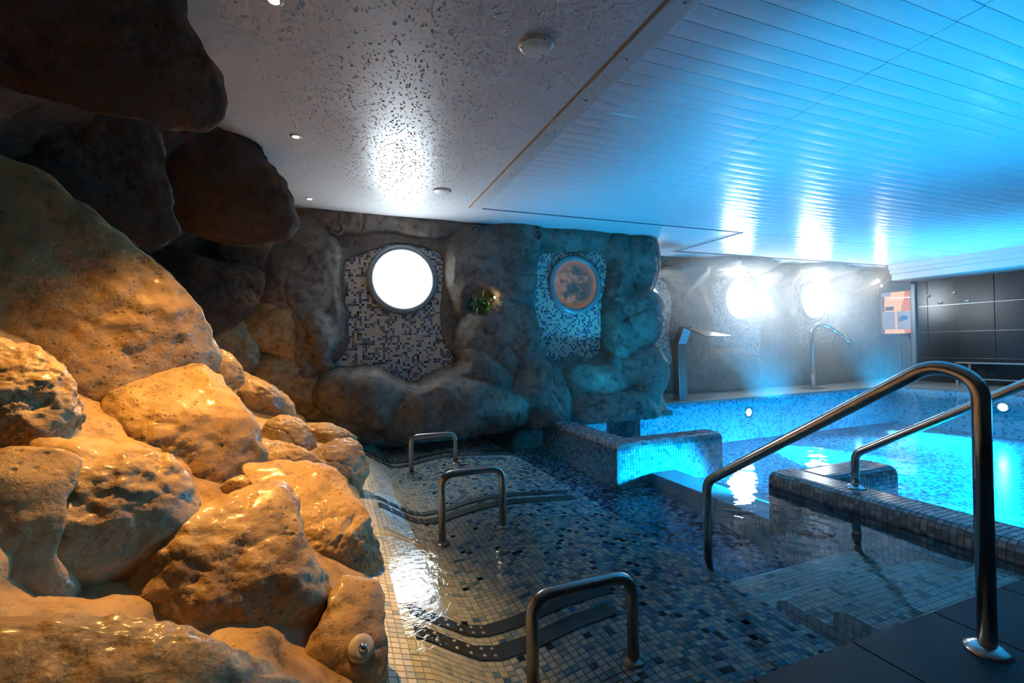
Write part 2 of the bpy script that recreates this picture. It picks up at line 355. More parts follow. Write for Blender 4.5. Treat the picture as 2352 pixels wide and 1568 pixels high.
# ------------------------------------------------------------------ rocks of the left wall
# centre, quaternion, half depth, height of the flattened top, rock tone, outline radii (metres) at equal angles
BOULDERS = [
    ((-.263,1.492,.326),(.832,.542,.116,-.030),0.156,0.50,0,(.238,.205,.192,.199,.218,.259,.288,.265,.240,.227,.234,.230,.221,.231,.267,.363,.263,.221,.199,.189,.187,.196,.216,.258,.324,.334,.304,.285)),
    ((-.059,2.090,.191),(.818,.570,.054,-.055),0.170,0.62,0,(.213,.192,.182,.180,.187,.204,.233,.267,.294,.332,.400,.429,.325,.254,.229,.224,.225,.224,.224,.230,.242,.264,.292,.328,.360,.340,.303,.248)),
    ((-.564,1.496,.523),(.794,.578,.183,.043),0.152,0.66,0,(.221,.207,.196,.189,.187,.189,.192,.198,.210,.229,.251,.252,.241,.234,.229,.223,.206,.180,.177,.191,.207,.220,.219,.213,.208,.207,.210,.219)),
    ((-.596,2.424,.567),(.759,.639,.120,.042),0.193,0.60,0,(.267,.249,.242,.233,.230,.250,.298,.372,.421,.416,.419,.406,.367,.340,.320,.292,.260,.244,.248,.273,.350,.389,.349,.326,.312,.312,.332,.320)),
    ((-.804,1.616,.827),(.721,.653,.191,.129),0.109,0.70,0,(.138,.130,.129,.134,.143,.155,.169,.176,.194,.207,.188,.158,.138,.138,.130,.139,.139,.159,.189,.204,.191,.176,.172,.179,.189,.180,.162,.150)),
    ((-.990,2.471,1.035),(.684,.704,.136,.132),0.195,0.90,0,(.468,.412,.388,.382,.389,.408,.452,.540,.707,.971,.860,.699,.619,.551,.523,.536,.564,.588,.553,.546,.620,.626,.641,.637,.492,.475,.511,.534)),
    ((-.299,3.256,.373),(.767,.638,.064,-.006),0.158,0.75,0,(.182,.163,.154,.152,.154,.160,.166,.171,.173,.170,.167,.159,.150,.152,.194,.213,.200,.182,.166,.158,.157,.162,.173,.192,.211,.217,.215,.205)),
    ((-.585,4.193,.581),(.737,.671,.070,.025),0.161,0.60,0,(.248,.197,.163,.146,.136,.136,.140,.153,.180,.224,.262,.267,.273,.297,.315,.280,.251,.220,.185,.166,.156,.155,.163,.180,.233,.297,.337,.306)),
    ((-.524,5.164,.731),(.722,.690,.050,.021),0.247,0.65,0,(.234,.227,.217,.205,.201,.204,.214,.239,.277,.335,.423,.430,.382,.353,.337,.322,.294,.271,.259,.255,.263,.292,.336,.360,.370,.370,.339,.263)),
    ((-.586,5.151,1.240),(.687,.725,.039,.041),0.258,0.90,0,(.262,.237,.227,.230,.246,.281,.349,.447,.496,.518,.535,.506,.421,.371,.334,.300,.279,.278,.294,.318,.334,.354,.420,.527,.533,.482,.408,.313)),
    ((-.094,5.149,.297),(.751,.660,.030,-.020),0.235,0.60,0,(.191,.175,.172,.176,.183,.198,.224,.257,.292,.328,.356,.378,.388,.381,.362,.331,.298,.275,.262,.250,.242,.245,.270,.331,.446,.466,.340,.234)),
    ((-.065,4.129,.223),(.766,.641,.034,-.029),0.119,0.60,0,(.244,.189,.152,.129,.115,.109,.108,.111,.119,.130,.153,.192,.252,.274,.242,.217,.204,.194,.176,.146,.122,.111,.107,.110,.122,.145,.185,.246)),
    ((-.019,3.146,.176),(.787,.615,.037,-.042),0.138,0.50,0,(.225,.218,.214,.224,.253,.250,.224,.206,.194,.190,.194,.201,.232,.455,.443,.290,.232,.206,.194,.193,.202,.225,.270,.348,.345,.250,.204,.203)),
    ((-.771,3.888,.796),(.720,.687,.084,.053),0.142,0.65,0,(.144,.137,.134,.134,.137,.144,.158,.178,.198,.215,.226,.206,.174,.146,.124,.113,.114,.126,.151,.181,.203,.203,.184,.166,.160,.162,.163,.155)),
    ((-.965,5.023,1.041),(.699,.709,.072,.062),0.210,0.80,0,(.292,.285,.287,.294,.309,.326,.348,.354,.328,.313,.346,.476,.489,.401,.391,.388,.340,.296,.278,.277,.291,.324,.390,.449,.467,.387,.336,.309)),
    ((-.323,1.000,.308),(.873,.454,.174,-.047),0.058,0.55,0,(.389,.298,.203,.164,.145,.138,.138,.144,.154,.173,.205,.277,.370,.391,.408,.391,.307,.238,.162,.162,.273,.134,.134,.141,.187,.187,.282,.434)),
    ((.023,1.355,.125),(.868,.485,.046,-.097),0.088,0.60,0,(.101,.098,.101,.109,.128,.161,.187,.196,.209,.175,.131,.117,.112,.109,.110,.116,.129,.158,.199,.232,.233,.231,.233,.239,.214,.155,.122,.108)),
    ((-.668,1.325,.580),(.787,.570,.227,.069),0.050,0.90,0,(.062,.063,.071,.088,.136,.181,.190,.195,.198,.185,.160,.133,.111,.111,.111,.111,.134,.134,.168,.208,.228,.227,.227,.232,.245,.203,.087,.066)),
    ((-.999,3.629,1.123),(.685,.716,.094,.096),0.116,0.90,0,(.130,.118,.113,.111,.115,.123,.139,.166,.206,.248,.288,.247,.182,.150,.131,.124,.122,.127,.143,.170,.194,.200,.210,.231,.222,.194,.168,.146)),
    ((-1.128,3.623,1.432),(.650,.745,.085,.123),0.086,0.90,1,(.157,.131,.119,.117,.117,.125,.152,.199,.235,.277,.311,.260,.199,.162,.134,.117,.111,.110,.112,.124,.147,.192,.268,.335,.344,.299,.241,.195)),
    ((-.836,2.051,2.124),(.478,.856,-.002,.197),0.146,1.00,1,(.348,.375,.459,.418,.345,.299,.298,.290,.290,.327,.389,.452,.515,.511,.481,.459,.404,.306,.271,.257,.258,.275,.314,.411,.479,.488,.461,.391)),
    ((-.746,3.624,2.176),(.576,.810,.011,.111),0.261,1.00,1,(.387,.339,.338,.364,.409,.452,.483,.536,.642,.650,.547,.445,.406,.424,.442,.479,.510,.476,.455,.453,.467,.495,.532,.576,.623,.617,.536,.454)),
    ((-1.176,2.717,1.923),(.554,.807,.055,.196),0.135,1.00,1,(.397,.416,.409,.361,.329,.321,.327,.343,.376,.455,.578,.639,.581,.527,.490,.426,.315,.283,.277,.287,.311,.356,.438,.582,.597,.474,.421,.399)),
    ((-.984,3.072,1.858),(.586,.795,.048,.150),0.097,1.00,2,(.090,.095,.105,.125,.256,.348,.375,.401,.330,.203,.148,.119,.107,.102,.101,.108,.124,.150,.194,.253,.291,.326,.321,.195,.136,.113,.100,.092)),
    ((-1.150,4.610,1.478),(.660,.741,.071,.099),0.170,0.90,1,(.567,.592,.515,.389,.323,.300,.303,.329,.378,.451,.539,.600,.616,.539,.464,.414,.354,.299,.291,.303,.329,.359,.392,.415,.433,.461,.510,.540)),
    ((-.697,5.127,1.872),(.639,.766,.023,.067),0.215,1.00,2,(.168,.212,.276,.346,.451,.423,.246,.222,.224,.245,.282,.357,.397,.358,.315,.288,.277,.277,.282,.290,.298,.304,.305,.273,.206,.167,.152,.151)),
    ((-.224,5.469,1.628),(.662,.749,.003,.024),0.222,1.00,2,(.436,.462,.514,.599,.764,.925,.918,.889,.935,.903,.686,.640,.601,.559,.479,.408,.385,.390,.420,.485,.691,.948,.999,.913,.723,.595,.496,.442)),
    ((-.137,5.216,1.122),(.696,.718,.012,.007),0.226,1.00,2,(.294,.307,.326,.343,.353,.358,.366,.374,.385,.396,.379,.327,.283,.258,.245,.243,.252,.268,.294,.322,.346,.361,.360,.350,.332,.309,.294,.289)),
    ((-.287,5.159,.589),(.732,.680,.037,.001),0.212,0.70,0,(.295,.233,.194,.174,.161,.154,.154,.160,.174,.190,.218,.258,.305,.323,.318,.301,.272,.244,.231,.223,.223,.229,.241,.260,.285,.309,.333,.344)),
    ((-.353,2.141,.419),(.788,.607,.100,.001),0.019,0.40,0,(.091,.089,.082,.070,.056,.048,.040,.036,.036,.037,.037,.042,.049,.060,.073,.089,.083,.060,.045,.038,.035,.034,.034,.035,.037,.042,.050,.072)),
    ((-.680,3.122,.685),(.735,.669,.099,.050),0.077,0.70,0,(.111,.097,.092,.092,.096,.109,.127,.151,.178,.206,.193,.159,.133,.118,.102,.093,.088,.087,.088,.092,.105,.124,.155,.195,.212,.204,.177,.138)),
    ((-.304,2.724,.360),(.779,.622,.076,-.008),0.077,0.60,0,(.259,.210,.169,.147,.130,.120,.119,.125,.132,.153,.181,.222,.249,.237,.218,.199,.178,.157,.141,.127,.121,.121,.127,.138,.155,.183,.223,.267)),
    ((-.486,2.997,.476),(.760,.643,.088,.018),0.061,0.80,0,(.069,.056,.055,.052,.052,.062,.077,.091,.128,.184,.241,.203,.154,.125,.108,.095,.090,.089,.093,.100,.113,.143,.198,.232,.218,.179,.111,.077)),
]

def ico(sub):
    bm = bmesh.new(); bmesh.ops.create_icosphere(bm, subdivisions=sub, radius=1)
    V = np.array([v.co[:] for v in bm.verts]); Fc = np.array([[v.index for v in f.verts] for f in bm.faces]); bm.free(); return V, Fc
ICO = {5: ico(5), 6: ico(6)}
def boulder(c, q, depth, top, radii, seed):
    """closed stone: outline radii round its middle, rounded depth, a flattened top, soft facets, swells and grain"""
    R = np.array(Quaternion(q).to_matrix()); radii = np.array(radii); nb = len(radii); med = float(np.median(radii))
    D, Fc = ICO[6 if med > .15 else 5]
    r = np.random.default_rng(seed)
    phi = np.arctan2(D[:, 1], D[:, 0]) % (2 * math.pi); x = phi / (2 * math.pi) * nb; i0 = np.floor(x).astype(int) % nb; t = x - np.floor(x); t = t * t * (3 - 2 * t)
    rim = radii[i0] * (1 - t) + radii[(i0 + 1) % nb] * t
    hz = np.hypot(D[:, 0], D[:, 1]); k = hz ** 3                     # the outline counts fully at the rim, less towards the poles
    rim = rim * k + med * (1 - k)
    p = 2.5; rad = (hz ** p + np.abs(D[:, 2]) ** p) ** (-1 / p)
    S = np.array((med, med, depth))
    P = np.stack([D[:, 0] * rad * rim / med, D[:, 1] * rad * rim / med, D[:, 2] * rad], 1)
    n = (R.T @ np.array((.22, -.30, .92)) + np.array((0, 0, .45))) * S; n /= np.linalg.norm(n)
    hh = P @ n; tt = hh - (.35 + .45 * top) * hh.max(); P = P - n[None] * np.where(tt > 0, tt * .6, 0)[:, None]
    for k_ in range(3):
        n = r.normal(size=3); n[2] = abs(n[2]) + 1.0; n /= np.linalg.norm(n); h = r.uniform(.66, .85)
        tt = P @ n - h; P = P - n[None] * np.where(tt > 0, tt * .45, 0)[:, None]
    P = P * (1 + .04 * fbm(D * 1.7 + seed * 3.7, 3))[:, None]
    W = (P * S) @ R.T + np.array(c)
    nrm = P / S; nrm /= np.linalg.norm(nrm, axis=1)[:, None]; nrm = nrm @ R.T
    sw = fbm(W * 4.5 + 9, 4); gr = fbm(W * 24 + 4, 4, .6); cr = np.abs(fbm(W * 3.1 + 31, 3)); crack = -np.exp(-(cr / .03) ** 2)
    rough = np.clip(fbm(W * 2.6 + 77, 3) * 1.6 + .5, .1, 1.5)         # some faces smooth, some coarse
    kk = min(1.0, depth / .12)
    W = W + nrm * (kk * (.013 * sw + .0055 * rough * gr + .005 * crack))[:, None]
    return from_np('boulder', W, Fc, True)
wl = empty('wall_left', (-.6, 3, 0)); tag(wl, 'sculpted wall of wet ochre artificial rock rising beside the lounger basin', kind='structure')
for i, (c, q, depth, top, k, radii) in enumerate(BOULDERS):
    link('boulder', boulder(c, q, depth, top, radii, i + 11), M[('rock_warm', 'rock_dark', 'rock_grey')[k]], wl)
# the rock face behind the boulders, floor to ceiling
prof = [(-.5, .12), (-.02, .12), (.06, .09), (.16, -.05), (.28, -.33), (.45, -.62), (.85, -.95), (1.3, -1.22), (1.75, -1.30), (2.05, -1.02), (2.37, -.70)]
nz, ny = 150, 300
t = np.linspace(0, 1, nz); pl = np.array(prof); L = np.concatenate([[0], np.cumsum(np.linalg.norm(np.diff(pl, axis=0), axis=1))]); L /= L[-1]
pz = np.interp(t, L, pl[:, 0]); px = np.interp(t, L, pl[:, 1]); ys = np.linspace(.2, 5.6, ny)
G = np.stack([np.repeat(px[None], ny, 0), np.repeat(ys[:, None], nz, 1), np.repeat(pz[None], ny, 0)], 2).reshape(-1, 3)
dx = fbm(G * 1.7, 5) * .10 + np.abs(fbm(G * 4 + 5, 4)) * .05
Z = G[:, 2]; G[:, 0] += dx * np.clip((Z + .02) / .2, .15, 1); G[:, 2] += fbm(G * 2.2 + 40, 4) * .05 * np.clip(Z / .2, 0, 1) * np.clip((2.3 - Z) / .2, 0, 1)
idx = np.arange(ny * nz).reshape(ny, nz)
Fc = np.stack([idx[:-1, :-1], idx[:-1, 1:], idx[1:, 1:], idx[1:, :-1]], 2).reshape(-1, 4)
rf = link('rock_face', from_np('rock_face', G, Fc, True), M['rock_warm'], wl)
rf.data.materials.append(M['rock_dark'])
zc = G[Fc].mean(1)[:, 2] + .15 * fbm(G[Fc].mean(1) * 3, 3); rf.data.polygons.foreach_set('material_index', (zc > 1.35).astype(np.int32))  # darker rock tone above a noisy height

# ------------------------------------------------------------------ rock sheets of the end wall and the far wall
def in_poly(px, pz, poly):
    """signed distance to polygon, negative inside"""
    P = np.stack([px, pz], 1); n = len(poly); inside = np.zeros(len(P), bool); dm = np.full(len(P), 9.)
    for i in range(n):
        a = np.array(poly[i]); b = np.array(poly[(i + 1) % n]); e = b - a
        t = np.clip(((P - a) @ e) / (e @ e), 0, 1); dm = np.minimum(dm, np.linalg.norm(P - a - t[:, None] * e, axis=1))
        c = ((a[1] > P[:, 1]) != (b[1] > P[:, 1])) & (P[:, 0] < (b[0] - a[0]) * (P[:, 1] - a[1]) / (b[1] - a[1] + 1e-9) + a[0])
        inside ^= c
    return np.where(inside, -dm, dm)
def smooth_poly(poly, k=5):
    """Catmull-Rom through the outline"""
    out = []; n = len(poly)
    for i in range(n):
        p = [np.array(poly[(i + j - 1) % n], float) for j in range(4)]
        for t in np.arange(k) / k:
            out.append(tuple(.5 * (2 * p[1] + (p[2] - p[0]) * t + (2 * p[0] - 5 * p[1] + 4 * p[2] - p[3]) * t * t + (3 * p[1] - p[0] - 3 * p[2] + p[3]) * t ** 3)))
    return out
MOS1 = smooth_poly([(.11, 1.77), (.16, 1.90), (.38, 2.00), (.70, 2.09), (.99, 2.06), (1.15, 1.99), (1.16, 1.73), (1.13, 1.43), (1.14, 1.04), (1.29, .79), (1.06, .69), (.77, .58), (.45, .76), (.01, .81), (.10, 1.05), (.15, 1.28), (.12, 1.51)])
MOS2 = smooth_poly([(2.38, 2.03), (2.69, 2.10), (3.20, 2.13), (3.34, 1.89), (3.24, 1.52), (3.20, .84), (2.85, .82), (2.42, .78), (2.34, 1.07), (2.31, 1.56)])
MOS3 = smooth_poly([(6.45, 1.95), (6.95, 2.12), (7.5, 2.08), (7.62, 1.5), (7.60, 1.1), (7.53, .60), (7.2, .80), (6.9, .86), (6.3, .93), (6.42, 1.4)])
MOS4 = smooth_poly([(8.58, 2.0), (9.1, 2.14), (9.66, 2.1), (9.74, 1.5), (9.66, .94), (9.3, .88), (8.93, .80), (8.45, .98), (8.55, 1.5)])
MOS5 = smooth_poly([(4.6, 2.05), (5.2, 2.06), (5.46, 1.92), (5.50, 1.6), (5.44, 1.1), (5.46, .59), (5.0, .58), (4.6, .58)])
def bulges(u, z, B):
    d = np.zeros_like(u)
    for (x, zz, a, b, h) in B:
        q = 1 - ((u - x) / a) ** 2 - ((z - zz) / b) ** 2
        d = np.maximum(d, h * np.sqrt(np.clip(q, 0, 1)))
    return d
def rock_sheet(name, fpath, u0, u1, z0, z1, B, polys, holes, extra, seed, step=.014, mat='rock_grey'):
    nu = int((u1 - u0) / step); nz = int((z1 - z0) / step)
    U, Zg = np.meshgrid(np.linspace(u0, u1, nu), np.linspace(z0, z1, nz), indexing='ij'); U = U.ravel(); Zg = Zg.ravel()
    Q = np.stack([U, Zg, U * 0 + seed], 1)
    warp = .10 * fbm(Q * 1.5 + 3, 3); wz = .10 * fbm(Q * 1.5 + 23, 3)
    d = .05 + bulges(U + warp, Zg + wz, B) + .06 * fbm(Q * 1.3, 3) + .016 * fbm(Q * 4.7 + 7, 4) + .004 * fbm(Q * 22, 3)
    cr = np.abs(fbm(Q * 1.4 + 51, 3)); d -= .018 * np.exp(-(cr / .03) ** 2)
    if extra is not None: d = extra(U, Zg, d)
    d = np.maximum(d, .035)
    edge = .02 * fbm(Q * 7 + 13, 3)
    for poly in polys:
        sd = in_poly(U, Zg, poly) + edge * .7
        t = np.clip((sd + .012) / .024, 0, 1); t = t * t * (3 - 2 * t)
        lip = np.clip(sd / .10, 0, 1) ** .5
        d = np.where(sd < .10, np.minimum(d, .035 + (d - .035) * lip), d)
        d = -.06 + (d + .06) * t
    PX, PY, NX, NY = fpath(U)
    V = np.stack([PX + NX * d, PY + NY * d, Zg], 1)
    idx = np.arange(nu * nz).reshape(nu, nz)
    Fc = np.stack([idx[:-1, :-1], idx[1:, :-1], idx[1:, 1:], idx[:-1, 1:]], 2).reshape(-1, 4)
    me = from_np(name, V, Fc, True); me.materials.append(M[mat]); return me
CX, CR = 3.70, .32                                   # start and radius of the turn at the pillar
def path1(U):
    a = np.clip((U - CX) / CR, 0, math.pi / 2); ov = np.maximum(0, U - CX - CR * math.pi / 2)
    x = np.where(U < CX, U, CX + CR * np.sin(a)); y = np.where(U < CX, 5.2, 5.2 + CR * (1 - np.cos(a))) + ov
    return x, y, np.where(U < CX, 0, np.sin(a)), np.where(U < CX, -1, -np.cos(a))
B1 = [(-.35, 1.45, .55, .95, .20), (-.08, 1.12, .24, .42, .24), (.35, .42, .62, .36, .46), (1.25, .25, .95, .46, .50), (.2, .12, .6, .3, .30),
      (1.75, 1.75, .62, .75, .20), (1.85, .95, .62, .55, .30), (1.55, .62, .5, .34, .36), (2.25, .38, .46, .72, .34), (2.05, 2.3, .35, .5, .22),
      (2.9, 2.36, .7, .22, .16), (3.48, 1.85, .28, .7, .20), (3.95, 2.05, .42, .55, .24), (3.9, 1.32, .52, .42, .28), (3.45, 1.15, .34, .6, .18),
      (3.1, .52, .75, .36, .26), (3.95, .55, .55, .45, .30), (3.4, .12, .9, .32, .30), (4.3, .15, .6, .35, .28), (.6, 2.36, 1.3, .2, .12)]
def niche(U, Z, d):
    k = np.exp(-(((U - 1.56) / .17) ** 2 + ((Z - 1.47) / .14) ** 2) ** 2)
    return d * (1 - .85 * k)
wb = empty('wall_back', (1.5, 5.3, 0)); tag(wb, 'dark grey brown artificial rock wall with two mosaic panels and portholes', kind='structure')
link('rock_face', rock_sheet('rock_face', path1, -1.25, 5.4, -.02, CEIL + .01, B1, [MOS1, MOS2], None, niche, 2.0), None, wb)
mosaic_stops = [(0, (.62, .56, .42)), (.48, (.52, .46, .34)), (.58, (.10, .13, .22)), (.70, (.05, .07, .14)), (.79, (.16, .22, .34)), (.88, (.22, .10, .07)), (.95, (.015, .018, .03))]
M['mosaic_wall'] = mosaic_mat('wall_mosaic', .0262, mosaic_stops, 'xz', .2, (.42, .40, .36), .08)
def mosaic_panel(poly, y, parent, name='mosaic_panel'):
    xs = [p[0] for p in poly]; zs = [p[1] for p in poly]
    return MB().box((min(xs) - .06, y, min(zs) - .06), (max(xs) + .06, y + .03, max(zs) + .06)).build(name, M['mosaic_wall'], parent)
mosaic_panel(MOS1, 5.185, wb); mosaic_panel(MOS2, 5.185, wb)
# lower part of the end wall, below the water
MB().box((-1.2, 5.22, -.7), (2.45, 5.4, .02)).build('basin_wall', M['rock_grey'], wb)
# underside of the pillar that overhangs the pool
bmu = MB(); bmu.box((2.55, 5.0, -.02), (4.2, 6.6, .05)); bmu.build('pillar_underside', M['rock_grey'], wb)

FY = 6.55
def path2(U): return U, np.full_like(U, FY), np.zeros_like(U), -np.ones_like(U)
B2 = [(5.9, 1.2, .5, 1.0, .16), (6.5, .35, 1.1, .55, .30), (8.0, 1.2, .5, 1.1, .20), (7.9, .3, .8, .6, .22), (9.2, .3, .9, .6, .22), (10.3, 1.2, .6, 1.2, .18),
      (5.55, 2.05, .55, .26, .42), (7.75, 2.1, .5, .2, .40), (10.0, 2.1, .6, .2, .40), (8.9, 2.3, .9, .14, .35), (6.6, 2.35, .9, .2, .40)]
def brow(U, Z, d): return d + .36 * np.clip((Z - 2.0) / .3, 0, 1) ** 1.2
wf = empty('wall_far', (7.6, 6.6, 0)); tag(wf, 'far rock wall behind the pool deck, hazy, with three mosaic panels', kind='structure')
link('rock_face', rock_sheet('rock_face', path2, 4.1, 11.2, .0, CEIL + .01, B2, [MOS3, MOS4, MOS5], None, brow, 7.0, .02), None, wf)
for p in (MOS3, MOS4, MOS5): mosaic_panel(p, FY - .015, wf)

# ------------------------------------------------------------------ portholes
def window_mat(name, col, strength):
    m = NT(name); m.b.inputs['Base Color'].default_value = (.8, .85, .9, 1); m.b.inputs['Roughness'].default_value = .2
    m.b.inputs['Emission Color'].default_value = (*col, 1); m.b.inputs['Emission Strength'].default_value = strength
    m.l(m.bump(m.noise(m.pos(), 60, 3), .1, .004), m.b.inputs['Normal'])
    return m.m
WHITE = (.80, .92, 1.0)
M['pane_bright'] = window_mat('daylit_frosted_pane', WHITE, 20.0)
M['pane_far'] = window_mat('daylit_far_pane', WHITE, 42.0)
def dim_pane():
    m = NT('wet_amber_pane'); P = m.pos()
    n = m.noise(P, 9, 5, .6); c = m.ramp(n, [(.36, (.02, .05, .055)), (.5, (.09, .075, .05)), (.62, (.36, .16, .09))])
    sp = m.n('ShaderNodeSeparateXYZ'); m.l(P, sp.inputs[0])
    dx = m.math('DIVIDE', m.math('SUBTRACT', sp.outputs[0], 2.86), .31); dz = m.math('DIVIDE', m.math('SUBTRACT', sp.outputs[2], 1.71), .31)
    rr = m.math('ADD', m.math('MULTIPLY', dx, dx), m.math('MULTIPLY', dz, dz))
    c = m.mix(m.ramp(rr, [(.45, 0.0), (1.0, .9)]), c, (.42, .17, .09))
    m.l(c, m.b.inputs['Base Color']); m.l(c, m.b.inputs['Emission Color']); m.b.inputs['Emission Strength'].default_value = .35
    m.b.inputs['Roughness'].default_value = .12
    vor = m.n('ShaderNodeTexVoronoi'); m.l(P, vor.inputs['Vector']); vor.inputs['Scale'].default_value = 70
    m.l(m.bump(m.ramp(vor.outputs['Distance'], [(.1, 1.0), (.4, 0.0)]), .5, .006), m.b.inputs['Normal'])
    return m.m
M['pane_dim'] = dim_pane()
M['frame_grey'] = plain('grey_porthole_frame', (.26, .30, .31), .35, .3, noise=.1)
def porthole(n, x, z, y, r, pane, label):
    o = empty('window_%d' % n, (x, y, z)); tag(o, label, kind='structure')
    MB().lathe([(r, .03), (r, -.02), (r + .012, -.034), (r + .05, -.034), (r + .066, -.022), (r + .066, .03)], (x, y, z), (0, 1, 0), 64).build('window_frame', M['frame_grey'], o)
    MB().lathe([(0, -.004), (r + .002, -.004), (r + .002, .012), (0, .012)], (x, y, z), (0, 1, 0), 64, smooth=False).build('pane', pane, o)
    for k in range(8):
        a = k * math.pi / 4 + .2
        MB().lathe([(0, -.039), (.006, -.039), (.008, -.033), (.008, -.02)], (x + math.cos(a) * (r + .032), y, z + math.sin(a) * (r + .032)), (0, 1, 0), 10).build('screw', M['frame_grey'], o)
    return o
porthole(1, .715, 1.705, 5.17, .315, M['pane_bright'], 'round porthole glowing white in the mosaic nearest the ochre rocks')
porthole(2, 2.86, 1.71, 5.17, .305, M['pane_dim'], 'round porthole with dim wet amber glass beside the rock pillar')
porthole(3, 7.06, 1.71, FY - .03, .33, M['pane_far'], 'dazzling round porthole in the far wall behind the waterfall spout')
porthole(4, 9.02, 1.74, FY - .03, .33, M['pane_far'], 'dazzling round porthole in the far wall behind the gooseneck jet')
porthole(5, 5.03, 1.73, FY - .03, .17, M['pane_bright'], 'porthole sliver glowing white just past the rock pillar edge')

# ------------------------------------------------------------------ right wall, door, far deck
M['black_tile'] = plain('black_wall_tile', (.018, .019, .022), .26, spec=.5, noise=.3)
M['tile_edge'] = plain('steel_tile_joint', (.55, .56, .58), .3, .9)
RX = 11.0
wr = empty('wall_right', (RX, 5, 0)); tag(wr, 'right hand wall clad in large glossy black tiles', kind='structure')
MB().box((RX + .012, -1.2, -.1), (RX + .2, 5.80, CEIL)).box((RX + .012, 6.56, -.1), (RX + .2, 7.2, CEIL)).box((RX + .012, 5.8, 2.10), (RX + .2, 6.56, CEIL)).build('wall_core', M['tile_edge'], wr)
zs = [.06, .555, 1.06, 1.575, 2.08]; ysj = [5.80, 5.595, 4.60, 3.60, 2.60, 1.60, .60, -.40]
tm = {}
for i in range(len(ysj) - 1):
    for k in range(4):
        MB().box((RX - .006, ysj[i + 1] + .004, zs[k] + .004), (RX + .014, ysj[i] - .004, zs[k + 1] - .004), .002).build('tile', M['black_tile'], wr)
MB().box((RX - .01, -.4, 2.076), (RX + .01, 5.80, 2.092)).build('steel_trim', M['steel_bright'], wr)
MB().box((6.2, 6.6, -.1), (RX + .2, 6.9, CEIL)).build('wall_core', M['rock_grey'], wf)

dr = empty('door_1', (RX, 6.16, .1)); tag(dr, 'grey panelled door with lit peach glass beside the black tiles', kind='structure')
M['door'] = plain('grey_door_paint', (.30, .33, .34), .4, noise=.1)
M['door_frame'] = plain('grey_aluminium_frame', (.42, .45, .46), .35, .2, noise=.05)
y0, y1, zt = 5.86, 6.43, 2.02
mb = MB(); mb.box((RX - .06, 5.78, .08), (RX + .04, 5.85, 2.10), .004); mb.box((RX - .06, 6.45, .08), (RX + .04, 6.56, 2.10), .004); mb.box((RX - .06, 5.78, 2.03), (RX + .04, 6.56, 2.10), .004)
mb.build('door_frame', M['door_frame'], dr)
mb = MB(); mb.box((RX - .02, 5.85, .10), (RX + .02, 6.45, .98)); mb.box((RX - .03, 5.85, .98), (RX + .02, 6.45, 1.05)); mb.box((RX - .03, 5.85, 1.92), (RX + .02, 6.45, 2.03))
mb.box((RX - .03, 5.85, .10), (RX + .02, 5.875, 2.03)); mb.box((RX - .03, 6.42, .10), (RX + .02, 6.45, 2.03)); leaf = mb.build('door_leaf', M['door'], dr)
for k in range(6):
    MB().box((RX - .027, 5.882 + k * .09, .13), (RX - .015, 5.962 + k * .09, .95), .003).build('panel_board', M['door'], leaf)
mb = MB(); mb.cyl((RX - .03, 5.90, 1.02), (RX - .075, 5.90, 1.02), .009, n=12); mb.tube(round_path([(RX - .07, 5.90, 1.02), (RX - .075, 5.93, 1.02), (RX - .075, 6.02, 1.015)], .01), .009, 10); mb.box((RX - .035, 5.885, .93), (RX - .028, 5.915, 1.06), .003)
mb.build('door_handle', M['black_plastic'], dr)
def glow(name, col, s):
    m = NT(name); m.b.inputs['Roughness'].default_value = .3
    c = m.mix(m.noise(m.pos(), 6, 3), tuple(x * .85 for x in col), col)
    m.l(c, m.b.inputs['Base Color']); m.l(c, m.b.inputs['Emission Color']); m.b.inputs['Emission Strength'].default_value = s
    return m.m
# the lit room seen through the glass: its back wall, column and notices stand behind the pane
M['peach'] = glow('peach_lit_wall', (1.0, .62, .40), 1.0); M['peach_dark'] = glow('coral_column', (.85, .32, .22), .75)
M['notice'] = glow('grey_notice', (.33, .37, .45), .85); M['notice_blue'] = glow('blue_emblem', (.04, .15, .32), 1.0)
M['sign_dark'] = glow('dark_plate', (.13, .12, .14), .8); M['led'] = glow('led_lettering', (.75, .70, 1.0), 3.0); M['print_brown'] = glow('brown_print', (.55, .30, .18), .8)
MB().box((RX + .30, 5.5, .9), (RX + .32, 6.9, 2.1)).build('lit_room_wall', M['peach'], dr)
MB().lathe([(.05, .95), (.055, 1.1), (.12, 1.35), (.10, 1.62), (.055, 1.78), (.05, 1.95)], (RX + .22, 6.06, 0), (0, 0, 1), 24).build('column', M['peach_dark'], dr)
pane = NT('door_glass'); pane.b.inputs['Transmission Weight'].default_value = 0.0
tr = pane.n('ShaderNodeBsdfTransparent'); gl = pane.n('ShaderNodeBsdfGlossy'); gl.inputs['Roughness'].default_value = .05
mx = pane.n('ShaderNodeMixShader'); mx.inputs[0].default_value = .06; pane.l(tr.outputs[0], mx.inputs[1]); pane.l(gl.outputs[0], mx.inputs[2]); pane.l(mx.outputs[0], pane.out.inputs[0])
MB().box((RX - .004, 5.875, 1.05), (RX + .002, 6.42, 1.92)).build('pane', pane.m, dr)
def plate(y0, y1, z0, z1, mat, name): return MB().box((RX - .009, y0, z0), (RX - .004, y1, z1)).build(name, mat, dr)
plate(6.165, 6.405, 1.14, 1.51, M['notice'], 'notice'); n2 = plate(5.885, 6.135, 1.13, 1.51, M['notice'], 'notice')
plate(6.24, 6.41, 1.84, 1.915, M['notice'], 'notice'); pl_ = plate(6.19, 6.35, 1.535, 1.62, M['sign_dark'], 'notice_plate')
pts = [(RX - .0095, 6.01 + .09 * math.cos(a), 1.335 + .085 * math.sin(a)) for a in np.linspace(-.55, math.pi - .15, 18)]
